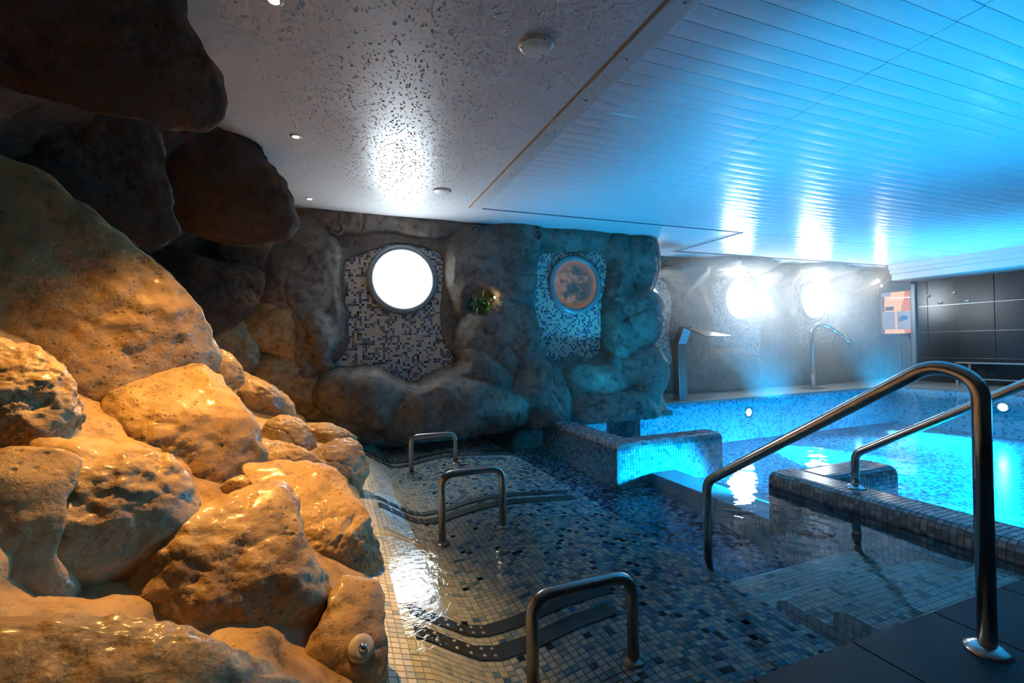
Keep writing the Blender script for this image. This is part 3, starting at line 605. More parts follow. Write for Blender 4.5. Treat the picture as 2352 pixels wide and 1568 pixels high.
MB().poly(pts, (-.002, 0, 0)).build('emblem', M['notice_blue'], n2)
# a row of small lit letters that reads only as specks, and a faint line of print
for k in range(17):
    if k == 9: continue
    yy = 6.235 - k * .0215
    MB().box((RX - .012, yy - .006, 1.792 - k * .001), (RX - .006, yy + .006, 1.808 - k * .001)).build('led_letter', M['led'], dr)
for k in range(13):
    if k == 6: continue
    yy = 6.29 - k * .022
    MB().box((RX - .008, yy - .007, 1.694 + k * .001), (RX - .0055, yy + .006, 1.706 + k * .001)).build('printed_letter', M['print_brown'], dr)

dk = empty('floor_deck', (7, 6, .08)); tag(dk, 'pale weathered board deck along the far and right pool edges', kind='structure')
DZ = .08
yb = 5.43; rowi = 0
while yb < 6.6:
    x = 3.9 - (rowi % 3) * .5
    while x < RX:
        MB().box((max(x, 3.9) + .003, yb + .003, DZ - .03), (min(x + 1.9, RX) - .003, yb + .137, DZ), .003).build('deck_board', M['deck'], dk)
        x += 1.9
    yb += .14; rowi += 1
for k in range(9):
    for a, b in ((-.4, 2.5), (2.506, 5.42)):
        MB().box((9.62 + k * .155 + .003, a, DZ - .03), (9.62 + k * .155 + .152, b, DZ), .003).build('deck_board', M['deck'], dk)
MB().box((3.9, 5.45, -.05), (RX + .1, 6.9, DZ - .02)).box((9.64, -.6, -.05), (RX + .1, 5.45, DZ - .02)).build('deck_base', M['dark'], dk)

# ------------------------------------------------------------------ near deck
fl = empty('floor', (2, 0, 0)); tag(fl, 'dark wet slate deck at the near edge of the pool', kind='structure')
NZ = .03; EY = .965
for i in range(14):
    x = -.99 + i * .41
    for (a, b) in ((EY - .62, EY), (EY - 1.24, EY - .624), (EY - 1.86, EY - 1.244)):
        MB().box((x + .002, a + .002, NZ - .03), (x + .408, b, NZ), .002).build('paving_slab', M['slate'], fl)
MB().box((-1.0, -1.2, -.8), (4.8, EY - .01, NZ - .012)).build('deck_base', M['dark'], fl)

# ------------------------------------------------------------------ pool basin with its tiles
TILEMAT = NT('glazed_mosaic_tile')
at = TILEMAT.n('ShaderNodeAttribute'); at.attribute_name = 'Col'
TILEMAT.l(TILEMAT.mix(.12, at.outputs['Color'], TILEMAT.mix(TILEMAT.noise(TILEMAT.pos(), 40, 2), (.1, .1, .1), (.9, .9, .9)), 'OVERLAY'), TILEMAT.b.inputs['Base Color']); TILEMAT.b.inputs['Roughness'].default_value = .18
M['tile'] = TILEMAT.m
PAL = {'cream': (.80, .77, .66), 'cream2': (.70, .69, .60), 'pale': (.57, .62, .61), 'greyblue': (.38, .48, .54), 'teal': (.17, .38, .46), 'blue': (.10, .22, .42), 'navy': (.012, .02, .055),
       'dblue': (.035, .10, .22), 'mblue': (.11, .31, .50), 'slate': (.23, .28, .32), 'slate2': (.33, .39, .44), 'slate3': (.15, .19, .225), 'lblue': (.30, .46, .55), 'white': (.82, .83, .80), 'green': (.34, .42, .38)}
UNIT = np.array([(-.5, -.5, 0), (.5, -.5, 0), (.5, .5, 0), (-.5, .5, 0), (-.46, -.46, 1), (.46, -.46, 1), (.46, .46, 1), (-.46, .46, 1)])
UF = np.array([(4, 5, 6, 7), (0, 1, 5, 4), (1, 2, 6, 5), (2, 3, 7, 6), (3, 0, 4, 7)])
_tm = {}
def tile_mesh(c):
    if c not in _tm:
        me = from_np('tile_' + c, UNIT, UF); a = me.color_attributes.new('Col', 'FLOAT_COLOR', 'POINT')
        a.data.foreach_set('color', np.tile([*PAL[c], 1.0], 8)); me.materials.append(M['tile']); _tm[c] = me
    return _tm[c]
def screen(p):
    d = p - CAMP; z = d.dot(fwd)
    if z < .1: return None
    return (1176 + 1062 * d.dot(right) / z, 784 - 1062 * d.dot(up) / z, z)
def lay_tiles(recs, parent, nmax=300):
    """recs: (centre, t, s, n, wt, ws, colour); the nmax that show largest become objects, the others one mesh"""
    sc = []
    for i, r in enumerate(recs):
        q = screen(r[0]); v = (CAMP - r[0]); face = r[3].dot(v.normalized())
        on = q is not None and -10 < q[0] < 2362 and -10 < q[1] < 1578 and face > .05
        sc.append((r[4] * r[5] * face / (q[2] ** 2) if on else 0, i))
    big = {i for s, i in sorted(sc, reverse=True)[:nmax] if s > 0}
    mats = []; cols = []
    TH = .0022
    for i, (c, t, s, n, wt, ws, col) in enumerate(recs):
        a = np.array([[t.x * wt, s.x * ws, n.x * TH, c.x], [t.y * wt, s.y * ws, n.y * TH, c.y], [t.z * wt, s.z * ws, n.z * TH, c.z], [0, 0, 0, 1]])
        if i in big:
            o = bpy.data.objects.new('tile', tile_mesh(col)); COL.objects.link(o); o.parent = parent
            mw = Matrix([list(r) for r in a])
            if parent.type == 'EMPTY' and parent.parent is None: mw = Matrix.Translation(-Vector(parent.location)) @ mw
            o.matrix_basis = mw
        else: mats.append(a); cols.append(PAL[col])
    if mats:
        A = np.array(mats); V = (np.einsum('nij,kj->nki', A[:, :3, :3], UNIT) + A[:, None, :3, 3]).reshape(-1, 3)
        Fc = (UF[None] + (np.arange(len(A)) * 8)[:, None, None]).reshape(-1, 4)
        me = from_np('small_tiles', V, Fc); ca = me.color_attributes.new('Col', 'FLOAT_COLOR', 'POINT')
        c4 = np.concatenate([np.array(cols), np.ones((len(cols), 1))], 1); ca.data.foreach_set('color', np.repeat(c4, 8, 0).ravel()); me.materials.append(M['tile'])
        o = link('small_tiles', me, None, parent); o['kind'] = 'stuff'
def pick(w): return rng.choice(list(w), p=np.array(list(w.values())) / sum(w.values()))
def strip_tiles(path, origin, sdir, s0, s1, pitch, gap, colour, skip=None):
    """tiles along a profile path (3D offsets) swept along sdir; path is a list of Vectors"""
    recs = []; pts = [Vector(p) for p in path]
    L = [0]
    for a, b in zip(pts, pts[1:]): L.append(L[-1] + (b - a).length)
    n = max(1, int(round(L[-1] / pitch))); st = L[-1] / n; sdir = Vector(sdir)
    ns = max(1, int(round((s1 - s0) / pitch))); ss = (s1 - s0) / ns
    def at_(l):
        for i in range(len(pts) - 1):
            if l <= L[i + 1] + 1e-9: return pts[i].lerp(pts[i + 1], (l - L[i]) / max(1e-9, L[i + 1] - L[i]))
        return pts[-1]
    for i in range(n):
        a = at_(i * st); b = at_((i + 1) * st); t = (b - a); ln = t.length
        if ln < 1e-6: continue
        t.normalize(); nrm = t.cross(sdir).normalized()
        for k in range(ns):
            c = Vector(origin) + (a + b) / 2 + sdir * (s0 + (k + .5) * ss)
            if skip and skip(c): continue
            recs.append((c, t, sdir, nrm, ln - gap, ss - gap, colour(c, i / n)))
    return recs
def sweep(path, origin, sdir, s0, s1, name, mat, parent, close=False):
    pts = [Vector(p) for p in path]; o = Vector(origin); sd = Vector(sdir); V = []
    for s in (s0, s1): V += [tuple(o + p + sd * s) for p in pts]
    n = len(pts); Fc = [(k, k + 1, n + k + 1, n + k) for k in range(n - 1)]
    me = from_np(name, V, Fc); me.materials.append(mat); return link(name, me, None, parent)
pool = empty('pool_basin', (1, 3, -.2)); tag(pool, 'tiled lounger basin and steps of the near pool', kind='structure')
T = .0285
# anatomic lounger bed: back slope, seat, knee rise, run-off
bed = [(.10, 0, .035), (.20, 0, .0), (.26, 0, -.02), (.36, 0, -.085), (.46, 0, -.145), (.54, 0, -.165), (.66, 0, -.16), (.85, 0, -.125), (1.02, 0, -.112), (1.2, 0, -.12), (1.45, 0, -.14), (1.70, 0, -.16)]
def bedcol(c, f):
    x = c.x + rng.normal(0, .08)
    if x < .48: return pick({'cream': 5, 'white': 3, 'pale': 2, 'greyblue': .6})
    k = min(1, max(0, (x - .6) / 1.1))
    return pick({'cream': 4.4 - 3.6 * k, 'cream2': 2.6 - 2.0 * k, 'pale': 2.8 - .8 * k, 'greyblue': 1.4 + 1.4 * k, 'teal': .3 + 2.4 * k, 'mblue': .15 + 2.0 * k, 'blue': .2 + 1.0 * k, 'navy': .12 + 1.0 * k})
def in_rock(c): return c.y > 5.2
bed_recs = strip_tiles(bed, (0, 0, 0), (0, 1, 0), EY, 5.2, T, .0025, bedcol)
sweep([(x, y, z - .001) for x, y, z in bed], (0, 0, 0), (0, 1, 0), EY - .05, 5.35, 'lounger_bed', M['grout'], pool)
def edge_x(y): return 1.70 + .05 * (y - 1.8)
# riser at the end of the bed and the deep channel
def deep_z(y): return np.interp(y, [1.0, 1.8, 3.5, 5.3], [-.52, -.48, -.36, -.30])
V = []; ysd = np.linspace(EY - .05, 5.35, 30)
for yv in ysd: V += [(1.70, yv, -.161), (1.705, yv, deep_z(yv)), (2.72, yv, deep_z(yv))]
Fc = []
for k in range(29): Fc += [(3 * k, 3 * k + 1, 3 * k + 4, 3 * k + 3), (3 * k + 1, 3 * k + 2, 3 * k + 5, 3 * k + 4)]
link('channel_floor', from_np('channel_floor', V, Fc), M['grout_dark'], pool)
deep_recs = []
yv = EY
def deepcol(c, f): return pick({'navy': 3.0, 'dblue': 4.0, 'mblue': 3.0, 'blue': 2.0, 'teal': .8})
while yv < 5.2:
    za, zb = deep_z(yv), deep_z(yv + T); s = Vector((0, T, zb - za)); ln = s.length; s.normalize(); t = Vector((1, 0, 0)); n = t.cross(s)
    for k in range(34):
        deep_recs.append((Vector((1.705 + T * (k + .5), yv + T / 2, (za + zb) / 2)), t, s, n, T - .0025, ln - .0025, deepcol(None, 0)))
    yv += T
riser = strip_tiles([(1.703, 0, -.165), (1.706, 0, -.26)], (0, 0, 0), (0, 1, 0), EY, 5.2, T, .0025, lambda c, f: pick({'mblue': 3, 'lblue': 1, 'blue': 2}))
# steps in the corner by the deck
def stepcol(c, f): return pick({'cream': 5, 'white': 4, 'pale': 1.4, 'green': 1.0})
step_recs = []
SX0, SX1 = 1.73, 2.70
for i, (yf, z) in enumerate(((1.77, -.22), (1.44, -.125), (1.20, -.045))):
    yb = EY; b = .035; zb = -.42 if i == 0 else (-.22, -.125)[i - 1]
    nose = [(0, b * (1 - math.cos(a)) , b * math.sin(a) - b) for a in np.linspace(0, math.pi / 2, 4)]
    # tread + rounded nose + riser facing away from the deck
    p = [(0, yf, zb), (0, yf, z - b)] + [(0, yf - b * (1 - math.cos(a)), z - b + b * math.sin(a)) for a in np.linspace(.5, math.pi / 2, 4)] + [(0, yb, z)]
    step_recs += strip_tiles(p, (0, 0, 0), (1, 0, 0), SX0, SX1, T, .0025, stepcol)
    sweep([(x, y, zz - .001) for x, y, zz in p], (0, 0, 0), (1, 0, 0), SX0, SX1, 'step', M['grout'], pool)
    # left cheek
    p = [(SX0, 0, zb), (SX0, 0, z - .002)]
    step_recs += strip_tiles([(SX0, 0, z - .002), (SX0, 0, zb)][::-1], (0, 0, 0), (0, 1, 0), yb, yf - .02, T, .0025, stepcol)
    MB().box((SX0 + .002, yb, -.5), (SX1, yf - .03, z - .004)).build('step_core', M['grout'], pool)
step_recs = [(c, t, s, (n if n.dot(CAMP - c) > 0 else -n), wt, ws, col) for (c, t, s, n, wt, ws, col) in step_recs]
fix = lambda R: [(c, t, s, (n if n.z > -.01 else -n), wt, ws, col) for (c, t, s, n, wt, ws, col) in R]
bed_recs = fix([(c, t, s, (n if n.z > 0 else -n), wt, ws, col) for (c, t, s, n, wt, ws, col) in bed_recs])
riser = [(c, t, s, Vector((1, 0, 0)), wt, ws, col) for (c, t, s, n, wt, ws, col) in riser]
lay_tiles(bed_recs + deep_recs + riser + step_recs, pool, 300)
MB().box((.0, EY - .06, -.6), (2.75, EY - .004, .0)).build('basin_wall', M['grout'], pool)

# main pool
pool2 = empty('pool_main', (6, 3, -.4)); tag(pool2, 'large blue lit swimming pool basin in small blue mosaic', kind='structure')
pool_stops = [(0, (.20, .52, .66)), (.35, (.16, .46, .62)), (.50, (.10, .34, .54)), (.60, (.03, .14, .32)), (.85, (.015, .07, .20))]
M['pool_floor'] = mosaic_mat('pool_floor_mosaic', .034, pool_stops, 'xy', .2, (.3, .42, .46), .05)
M['pool_wall_x'] = mosaic_mat('pool_wall_mosaic', .034, [(0, (.22, .50, .62)), (.5, (.18, .44, .56)), (.72, (.06, .22, .40))], 'xz', .2, (.4, .5, .52), .05)
M['pool_wall_y'] = mosaic_mat('pool_side_mosaic', .034, [(0, (.34, .58, .64)), (.6, (.28, .50, .58)), (.85, (.08, .26, .42))], 'yz', .2, (.4, .5, .52), .05)
def pz_(y): return np.interp(y, [-.5, 1.0, 5.45, 6.2], [-.66, -.64, -.58, -.58])
V = []; ysd = np.linspace(-.5, 6.2, 24)
for yv in ysd: V += [(2.68, yv, pz_(yv)), (9.64, yv, pz_(yv))]
link('pool_floor', from_np('pool_floor', V, [(2 * k, 2 * k + 1, 2 * k + 3, 2 * k + 2) for k in range(23)]), M['pool_floor'], pool2)
MB().box((4.0, 5.44, -.7), (9.64, 5.5, DZ - .031)).box((2.5, 6.1, -.7), (4.3, 6.2, .05)).build('pool_wall', M['pool_wall_x'], pool2)
MB().box((9.60, -.6, -.7), (9.66, 5.5, DZ - .031)).box((4.2, 5.44, -.7), (4.26, 6.2, .05)).build('pool_wall', M['pool_wall_y'], pool2)
MB().box((3.0, -.6, -.7), (9.64, -.54, DZ)).build('pool_wall', M['pool_wall_x'], pool2)
# pale ledge in the passage between the two divider walls, stepping down to the main pool
M['ledge'] = plain('pale_blue_ledge', (.28, .56, .62), .3, noise=.06)
for (x0, x1, z) in ((2.70, 2.98, -.24), (2.98, 3.24, -.34), (3.24, 3.55, -.44)):
    MB().box((x0, 2.0, -.6), (x1, 3.75, z), .008).build('ledge_step', M['ledge'], pool2)

# ------------------------------------------------------------------ tiled divider walls
def divider(name, label, x0, x1, ya, yb, rx1, ry0, ry1, top, zlow, T):
    """wall along y from ya to yb (x0..x1) with a return along x to rx1 (ry0..ry1); rounded coping"""
    o = empty(name, ((x0 + x1) / 2, (ya + yb) / 2, 0)); tag(o, label, 'pool wall', 'tiled divider walls between the two pools')
    R_ = .05
    def prof(a, b):   # cross-section a..b, over the rounded top
        p = [(a, zlow), (a, top - R_)] + [(a + R_ * (1 - math.cos(q)), top - R_ + R_ * math.sin(q)) for q in np.linspace(.4, math.pi / 2, 4)]
        p += [(b - R_ * (1 - math.cos(q)), top - R_ + R_ * math.sin(q)) for q in np.linspace(math.pi / 2, .4, 4)] + [(b, top - R_), (b, zlow)]
        return p
    def col(c, f):
        if c.z > -.012: return pick({'slate': 5, 'slate2': 2.5, 'slate3': 3})
        return pick({'greyblue': 3, 'lblue': 4, 'pale': 3, 'teal': 1.6, 'blue': 1.2})
    p1 = [(x, 0, z) for x, z in prof(x0, x1)]; p2 = [(0, y, z) for y, z in prof(ry0, ry1)]
    recs = []
    far_end = ry1 >= yb - .01
    r1 = strip_tiles(p1, (0, 0, 0), (0, 1, 0), ya, yb, T, .0025, col, skip=lambda c: (ry0 < c.y < ry1 and c.x > (x0 + x1) / 2 and c.z < top - .012))
    r2 = strip_tiles(p2, (0, 0, 0), (1, 0, 0), x1 - .03, rx1, T, .0025, col)
    for (c, t, s, n, wt, ws, cc) in r1:
        out = Vector((c.x - (x0 + x1) / 2, 0, max(0, (c.z - top + R_) * 6)));  recs.append((c, t, s, n if n.dot(out) > 0 else -n, wt, ws, cc))
    for (c, t, s, n, wt, ws, cc) in r2:
        out = Vector((0, c.y - (ry0 + ry1) / 2, max(0, (c.z - top + R_) * 6)));  recs.append((c, t, s, n if n.dot(out) > 0 else -n, wt, ws, cc))
    # ends
    for yy, sg in ((ya, -1), (yb, 1)):
        recs += [(c, t, s, Vector((0, sg, 0)), wt, ws, cc) for (c, t, s, n, wt, ws, cc) in strip_tiles([(0, yy, zlow), (0, yy, top - .03)], (0, 0, 0), (1, 0, 0), x0 + .02, x1 - .02 if not (sg > 0 and far_end) else x1, T, .0025, col)]
    recs += [(c, t, s, Vector((1, 0, 0)), wt, ws, cc) for (c, t, s, n, wt, ws, cc) in strip_tiles([(rx1, 0, zlow), (rx1, 0, top - .03)], (0, 0, 0), (0, 1, 0), ry0 + .02, ry1 - .02, T, .0025, col)]
    def solid(pts, ext, nm):
        MB().poly(pts, ext).build(nm, M['grout'], o)
    e = .0015
    solid([(x, ya, z) for x, z in [(a + (e if i < len(p1) / 2 else -e), b - e) for i, (a, b) in enumerate(prof(x0, x1))]], (0, yb - ya, 0), 'wall_core')
    solid([(x1 - .1, y, z) for y, z in [(a + (e if i < len(p2) / 2 else -e), b - e) for i, (a, b) in enumerate(prof(ry0, ry1))]], (rx1 - x1 + .1, 0, 0), 'wall_core')
    lay_tiles(recs, o, 300)
    return o
divider('divider_wall', 'dark tiled divider wall with a steel rail standing on it', 2.68, 2.95, EY - .4, 2.27, 3.55, 2.0, 2.27, .085, -.5, .0285)
divider('divider_wall', 'dark tiled divider wall ending under the rock pillar', 2.34, 2.62, 3.53, 5.12, 3.56, 3.53, 3.80, .055, -.35, .0285)

# ------------------------------------------------------------------ water
wm = NT('pool_water'); P = wm.pos()
wm.t.nodes.remove(wm.b)
mp = wm.n('ShaderNodeMapping'); mp.inputs['Scale'].default_value = (1, 1, 1); wm.l(P, mp.inputs[0])
n1 = wm.noise(mp.outputs[0], 3.2, 2, .5, .6); n2 = wm.noise(mp.outputs[0], 14, 2, .5, .4)
sx = wm.n('ShaderNodeSeparateXYZ'); wm.l(P, sx.inputs[0])
n3 = wm.noise(mp.outputs[0], 26, 3, .6, .3)                     # bubbling water over the lounger backs
near = wm.ramp(sx.outputs[0], [(.42, 1.0), (.75, 0.0)])
h = wm.math('ADD', wm.math('ADD', n1, wm.math('MULTIPLY', n2, .12)), wm.math('MULTIPLY', wm.math('MULTIPLY', n3, .30), near))
b = wm.bump(h, .12, .05)
gl = wm.n('ShaderNodeBsdfGlossy'); gl.inputs['Roughness'].default_value = .0; wm.l(b, gl.inputs['Normal'])
tr = wm.n('ShaderNodeBsdfTransparent'); tr.inputs['Color'].default_value = (.94, .99, 1.0, 1)
fr = wm.n('ShaderNodeFresnel'); fr.inputs['IOR'].default_value = 1.33; wm.l(b, fr.inputs['Normal'])
mx = wm.n('ShaderNodeMixShader'); wm.l(fr.outputs[0], mx.inputs[0]); wm.l(tr.outputs[0], mx.inputs[1]); wm.l(gl.outputs[0], mx.inputs[2]); wm.l(mx.outputs[0], wm.out.inputs[0])
M['water'] = wm.m
me = from_np('pool_water', [(.0, EY, 0), (2.75, EY, 0), (2.75, -.55, 0), (9.62, -.55, 0), (9.62, 5.46, 0), (4.24, 5.46, 0), (4.24, 6.12, 0), (2.45, 6.12, 0), (2.45, 5.3, 0), (.0, 5.3, 0)], [tuple(range(10))])
tag(link('pool_water', me, M['water']), 'clear still pool water over the lounger basin and swimming pool', 'water', kind='structure')

# ================================================================== THINGS
# ------------------------------------------------------------------ lights: downlights over the rocks
M['lens_warm'] = plain('warm_lamp_lens', (1, .9, .7), .3, emis=(1.0, .72, .36), estr=60)
def downlight(x, y, label, energy, aim=(-.30, -.15), cone=64):
    o = empty('downlight', (x, y, CEIL)); tag(o, label, 'downlight', 'recessed downlights above the rocks')
    MB().lathe([(.020, -.001), (.022, -.006), (.032, -.006), (.036, 0)], (x, y, CEIL), (0, 0, 1), 28).build('ring', M['white_plastic'], o)
    MB().lathe([(0, -.003), (.020, -.003), (.020, 0)], (x, y, CEIL), (0, 0, 1), 24).build('lens', M['lens_warm'], o)
    lamp('SPOT', 'downlight_beam', (x, y, CEIL - .03), energy, WARM, .02, (x + aim[0], y + aim[1], .5), cone, 1.0).parent = None
downlight(-.205, 2.05, 'small warm downlight in the ceiling above the front slab of rock', 310)
downlight(-.215, 3.33, 'small warm downlight in the ceiling above the middle of the rocks', 210)
downlight(-.2, .78, 'small warm downlight in the ceiling out behind the camera', 9)
downlight(-.195, 4.68, 'small warm downlight in the ceiling closest to the end wall', 250, (-.35, -.55), 54)

# ------------------------------------------------------------------ pool lamps
M['pool_lens'] = plain('pool_lamp_lens', (.6, .9, 1), .3, emis=(.35, .8, 1.0), estr=40)
def pool_light(loc, axis, label, floor, rise, turn=(0, 0, 0), off=.06):
    """wall lamp under water: a wide beam along the basin floor and the share that leaves the water upwards"""
    o = empty('pool_lamp', loc); tag(o, label, 'pool lamp', 'underwater pool lamps')
    MB().lathe([(.055, .0), (.06, .015), (.085, .015), (.09, 0)], loc, axis, 28).build('rim', M['steel'], o)
    MB().lathe([(0, .012), (.04, .010), (.056, .004)], loc, axis, 28).build('lens', M['pool_lens'], o)
    ax = Vector(axis); p = Vector(loc) + ax * off
    lamp('SPOT', 'pool_lamp_floor_beam', p, floor, BLUE, .06, p + ax + Vector(turn) - Vector((0, 0, .30)), 58, 1.0)
    p2 = Vector(loc) + ax * .35
    lamp('SPOT', 'pool_lamp_rising_beam', p2, rise, BLUE, .10, p2 + Vector((0, 0, 1)) + ax * .12, 96, .8)
pool_light((6.03, 5.44, -.16), (0, -1, 0), 'bright underwater lamp in the far pool wall near the waterfall spout', 4561, 364)
pool_light((9.60, 3.95, -.14), (-1, 0, 0), 'bright underwater lamp in the pool wall below the black tiles', 4561, 420)
pool_light((8.6, 5.44, -.16), (0, -1, 0), 'added underwater lamp in the far pool wall below the gooseneck jet', 3768, 308)  # extra lamp added to spread the blue along the far side
pool_light((9.60, 1.2, -.2), (-1, 0, 0), 'added unseen lamp in the pool wall out past the steel rail', 4364, 181)  # added out of view to even out the pool light
pool_light((5.2, -.54, -.2), (0, 1, 0), 'added unseen lamp in the near pool wall beyond the rail', 3768, 265)  # unseen fill lamp, added to light the pool from the near side
pool_light((7.6, -.54, -.2), (0, 1, 0), 'added unseen lamp in the near pool wall at its far end', 3768, 209)  # second unseen near wall lamp, added to spread the blue
pool_light((3.4, 6.1, -.16), (0, -1, 0), 'underwater lamp in the hollow under the rock pillar', 167, 7)
pool_light((2.95, 1.5, -.2), (1, 0, 0), 'added lamp on the hidden side of the wall with the rail', 2180, 290)  # unseen lamp added to brighten the near part of the pool
pool_light((3.45, 2.27, -.13), (0, 1, 0), 'added lamp on the hidden end of the wall with the rail', 810, 34, (-.55, 0, 0))  # unseen lamp added to light the passage ledge
pool_light((2.62, 4.4, -.14), (1, 0, 0), 'added lamp on the hidden side of the wall under the pillar', 990, 160)  # unseen lamp added behind the divider for more blue light

# ------------------------------------------------------------------ ceiling discs and rock wall discs
def ceiling_disc(x, y, r, label):
    o = empty('ceiling_speaker', (x, y, CEIL)); tag(o, label, 'speaker', 'round ceiling speakers')
    b = MB().lathe([(0, -.016), (r * .80, -.015), (r * .93, -.011), (r, -.004), (r, .0)], (x, y, CEIL), (0, 0, 1), 48).build('cover', M['white_plastic'], o)
    for k in range(3):
        a = k * 2.094 + .7
        MB().cyl((x + math.cos(a) * r * .86, y + math.sin(a) * r * .86, CEIL - .0165), (x + math.cos(a) * r * .86, y + math.sin(a) * r * .86, CEIL - .010), .003, n=10).build('screw', M['dark'], o)
ceiling_disc(.90, 1.955, .082, 'round white ceiling cover nearer the camera, above the lounger basin')
ceiling_disc(.925, 4.09, .082, 'round white ceiling cover closer to the glowing porthole')
M['rock_disc'] = plain('rock_coloured_speaker', (.13, .115, .10), .6, noise=.25)
for (x, z, y, lab) in ((.04, 2.19, 5.03, 'round rock coloured wall speaker left of the glowing porthole'), (1.52, 2.27, 5.00, 'round rock coloured wall speaker above the plant niche'),
                       (2.25, 2.25, 4.95, 'round rock coloured wall speaker left of the amber porthole'), (3.83, 2.24, 4.90, 'round rock coloured wall speaker at the top of the pillar')):
    dg = bpy.context.evaluated_depsgraph_get(); hit = SC.ray_cast(dg, Vector((x, 4.2, z)), Vector((0, 1, 0)))
    y = hit[1].y - .018 if hit[0] else y
    o = empty('wall_speaker', (x, y, z)); tag(o, lab, 'speaker', 'round speakers set into the end wall')
    MB().lathe([(.045, .012), (.048, .0), (.058, -.008), (.066, .0), (.066, .12)], (x, y, z), (0, 1, 0), 36).build('rim', M['rock_disc'], o)
    MB().lathe([(0, .004), (.03, .006), (.045, .014), (.045, .12)], (x, y, z), (0, 1, 0), 36).build('cone', M['rock_disc'], o)

# ------------------------------------------------------------------ plant in the rock niche, and its lamp
M['leaf'] = plain('green_leaf', (.10, .22, .03), .45, noise=.4); M['leaf_dark'] = plain('dark_leaf', (.02, .06, .02), .5, noise=.4)
M['berry'] = plain('red_flower', (.45, .02, .02), .35); M['leaf_dry'] = plain('dry_leaf', (.35, .24, .12), .6, noise=.3)
pt = empty('niche_plant', (1.56, 5.06, 1.38)); tag(pt, 'trailing green plant with a red flower in the rock niche', 'plant')
def leaf_mesh(L, w, bend):
    V = []; n = 5
    for i in range(n):
        t = i / (n - 1); ww = w * math.sin(math.pi * min(1, t * .92 + .08)); V += [(L * t, -ww, bend * t * t), (L * t, 0, bend * t * t + w * .25), (L * t, ww, bend * t * t)]
    Fc = []
    for i in range(n - 1): Fc += [(3 * i, 3 * i + 1, 3 * i + 4, 3 * i + 3), (3 * i + 1, 3 * i + 2, 3 * i + 5, 3 * i + 4)]
    return from_np('leaf', V, Fc, True)
lm = {k: leaf_mesh(.075, .009, -.03) for k in ('leaf', 'leaf_dark', 'leaf_dry')}
for k in lm: lm[k].materials.append(M[k])
for i in range(90):
    k = 'leaf' if i < 45 else ('leaf_dark' if i < 82 else 'leaf_dry')
    cx = 1.60 if k != 'leaf_dark' else 1.50
    if k == 'leaf_dry': cx = 1.69
    o = link('leaf', lm[k], None, pt); o.matrix_parent_inverse = Matrix()
    o.location = Vector((cx + random.gauss(0, .035), 4.99 + random.uniform(-.07, .05), 1.46 + random.gauss(0, .045) - (.08 if k == 'leaf_dry' else 0))) - pt.location
    o.rotation_euler = (random.uniform(-1, 1), random.uniform(.1, 1.3), random.uniform(-3.1, -.0)); s = random.uniform(.8, 1.5); o.scale = (s, s, s)
MB().lathe([(0, -.035), (.014, -.025), (.02, -.005), (.016, .015), (.006, .025), (0, .027)], (1.612, 4.965, 1.465), (.2, -.1, 1), 14).build('flower', M['berry'], pt)
nl = empty('niche_lamp', (1.71, 4.98, 1.505)); tag(nl, 'tiny glowing lamp beside the plant in the rock niche', 'lamp')
MB().lathe([(0, -.012), (.008, -.009), (.011, 0), (.008, .009), (0, .012)], (1.71, 4.97, 1.505), (0, 0, 1), 16).build('bulb', plain('warm_bulb', (1, .9, .6), .3, emis=(1, .78, .40), estr=45), nl)
MB().cyl((1.71, 4.98, 1.505), (1.72, 5.16, 1.50), .006, n=10).build('stem', M['dark'], nl)
lamp('POINT', 'niche_glow', (1.69, 4.94, 1.50), .06, (1, .75, .4), .015)

# ------------------------------------------------------------------ grab rails and bubble strips of the lounger beds
def grab_rail(xa, xb, y, za, zb, top, r, label):
    o = empty('grab_rail', ((xa + xb) / 2, y, (za + zb) / 2)); tag(o, label, 'grab rail', 'steel grab rails between the underwater loungers')
    pts = round_path([(xa, y, za), (xa, y, top), (xb, y, top), (xb, y, zb)], .075, 10)
    MB().tube(pts, r, 20).build('bar', M['steel_dark'], o)
    for x, z in ((xa, za), (xb, zb)):
        MB().lathe([(0, .012), (r * 1.05, .012), (r * 1.9, .008), (r * 2.1, .002), (r * 2.1, -.01)], (x, y, z), (0, 0, 1), 28).build('flange', M['steel_dark'], o)
grab_rail(.56, .93, 1.33, -.155, -.115, .175, .0195, 'steel grab rail at the bottom edge, nearest the camera')
grab_rail(.555, .92, 2.60, -.155, -.115, .232, .0205, 'steel grab rail in the middle of the row of three')
grab_rail(.62, 1.02, 4.15, -.155, -.11, .165, .0205, 'steel grab rail closest to the end wall')
bedz = lambda x: float(np.interp(x, [p[0] for p in bed], [p[2] for p in bed]))
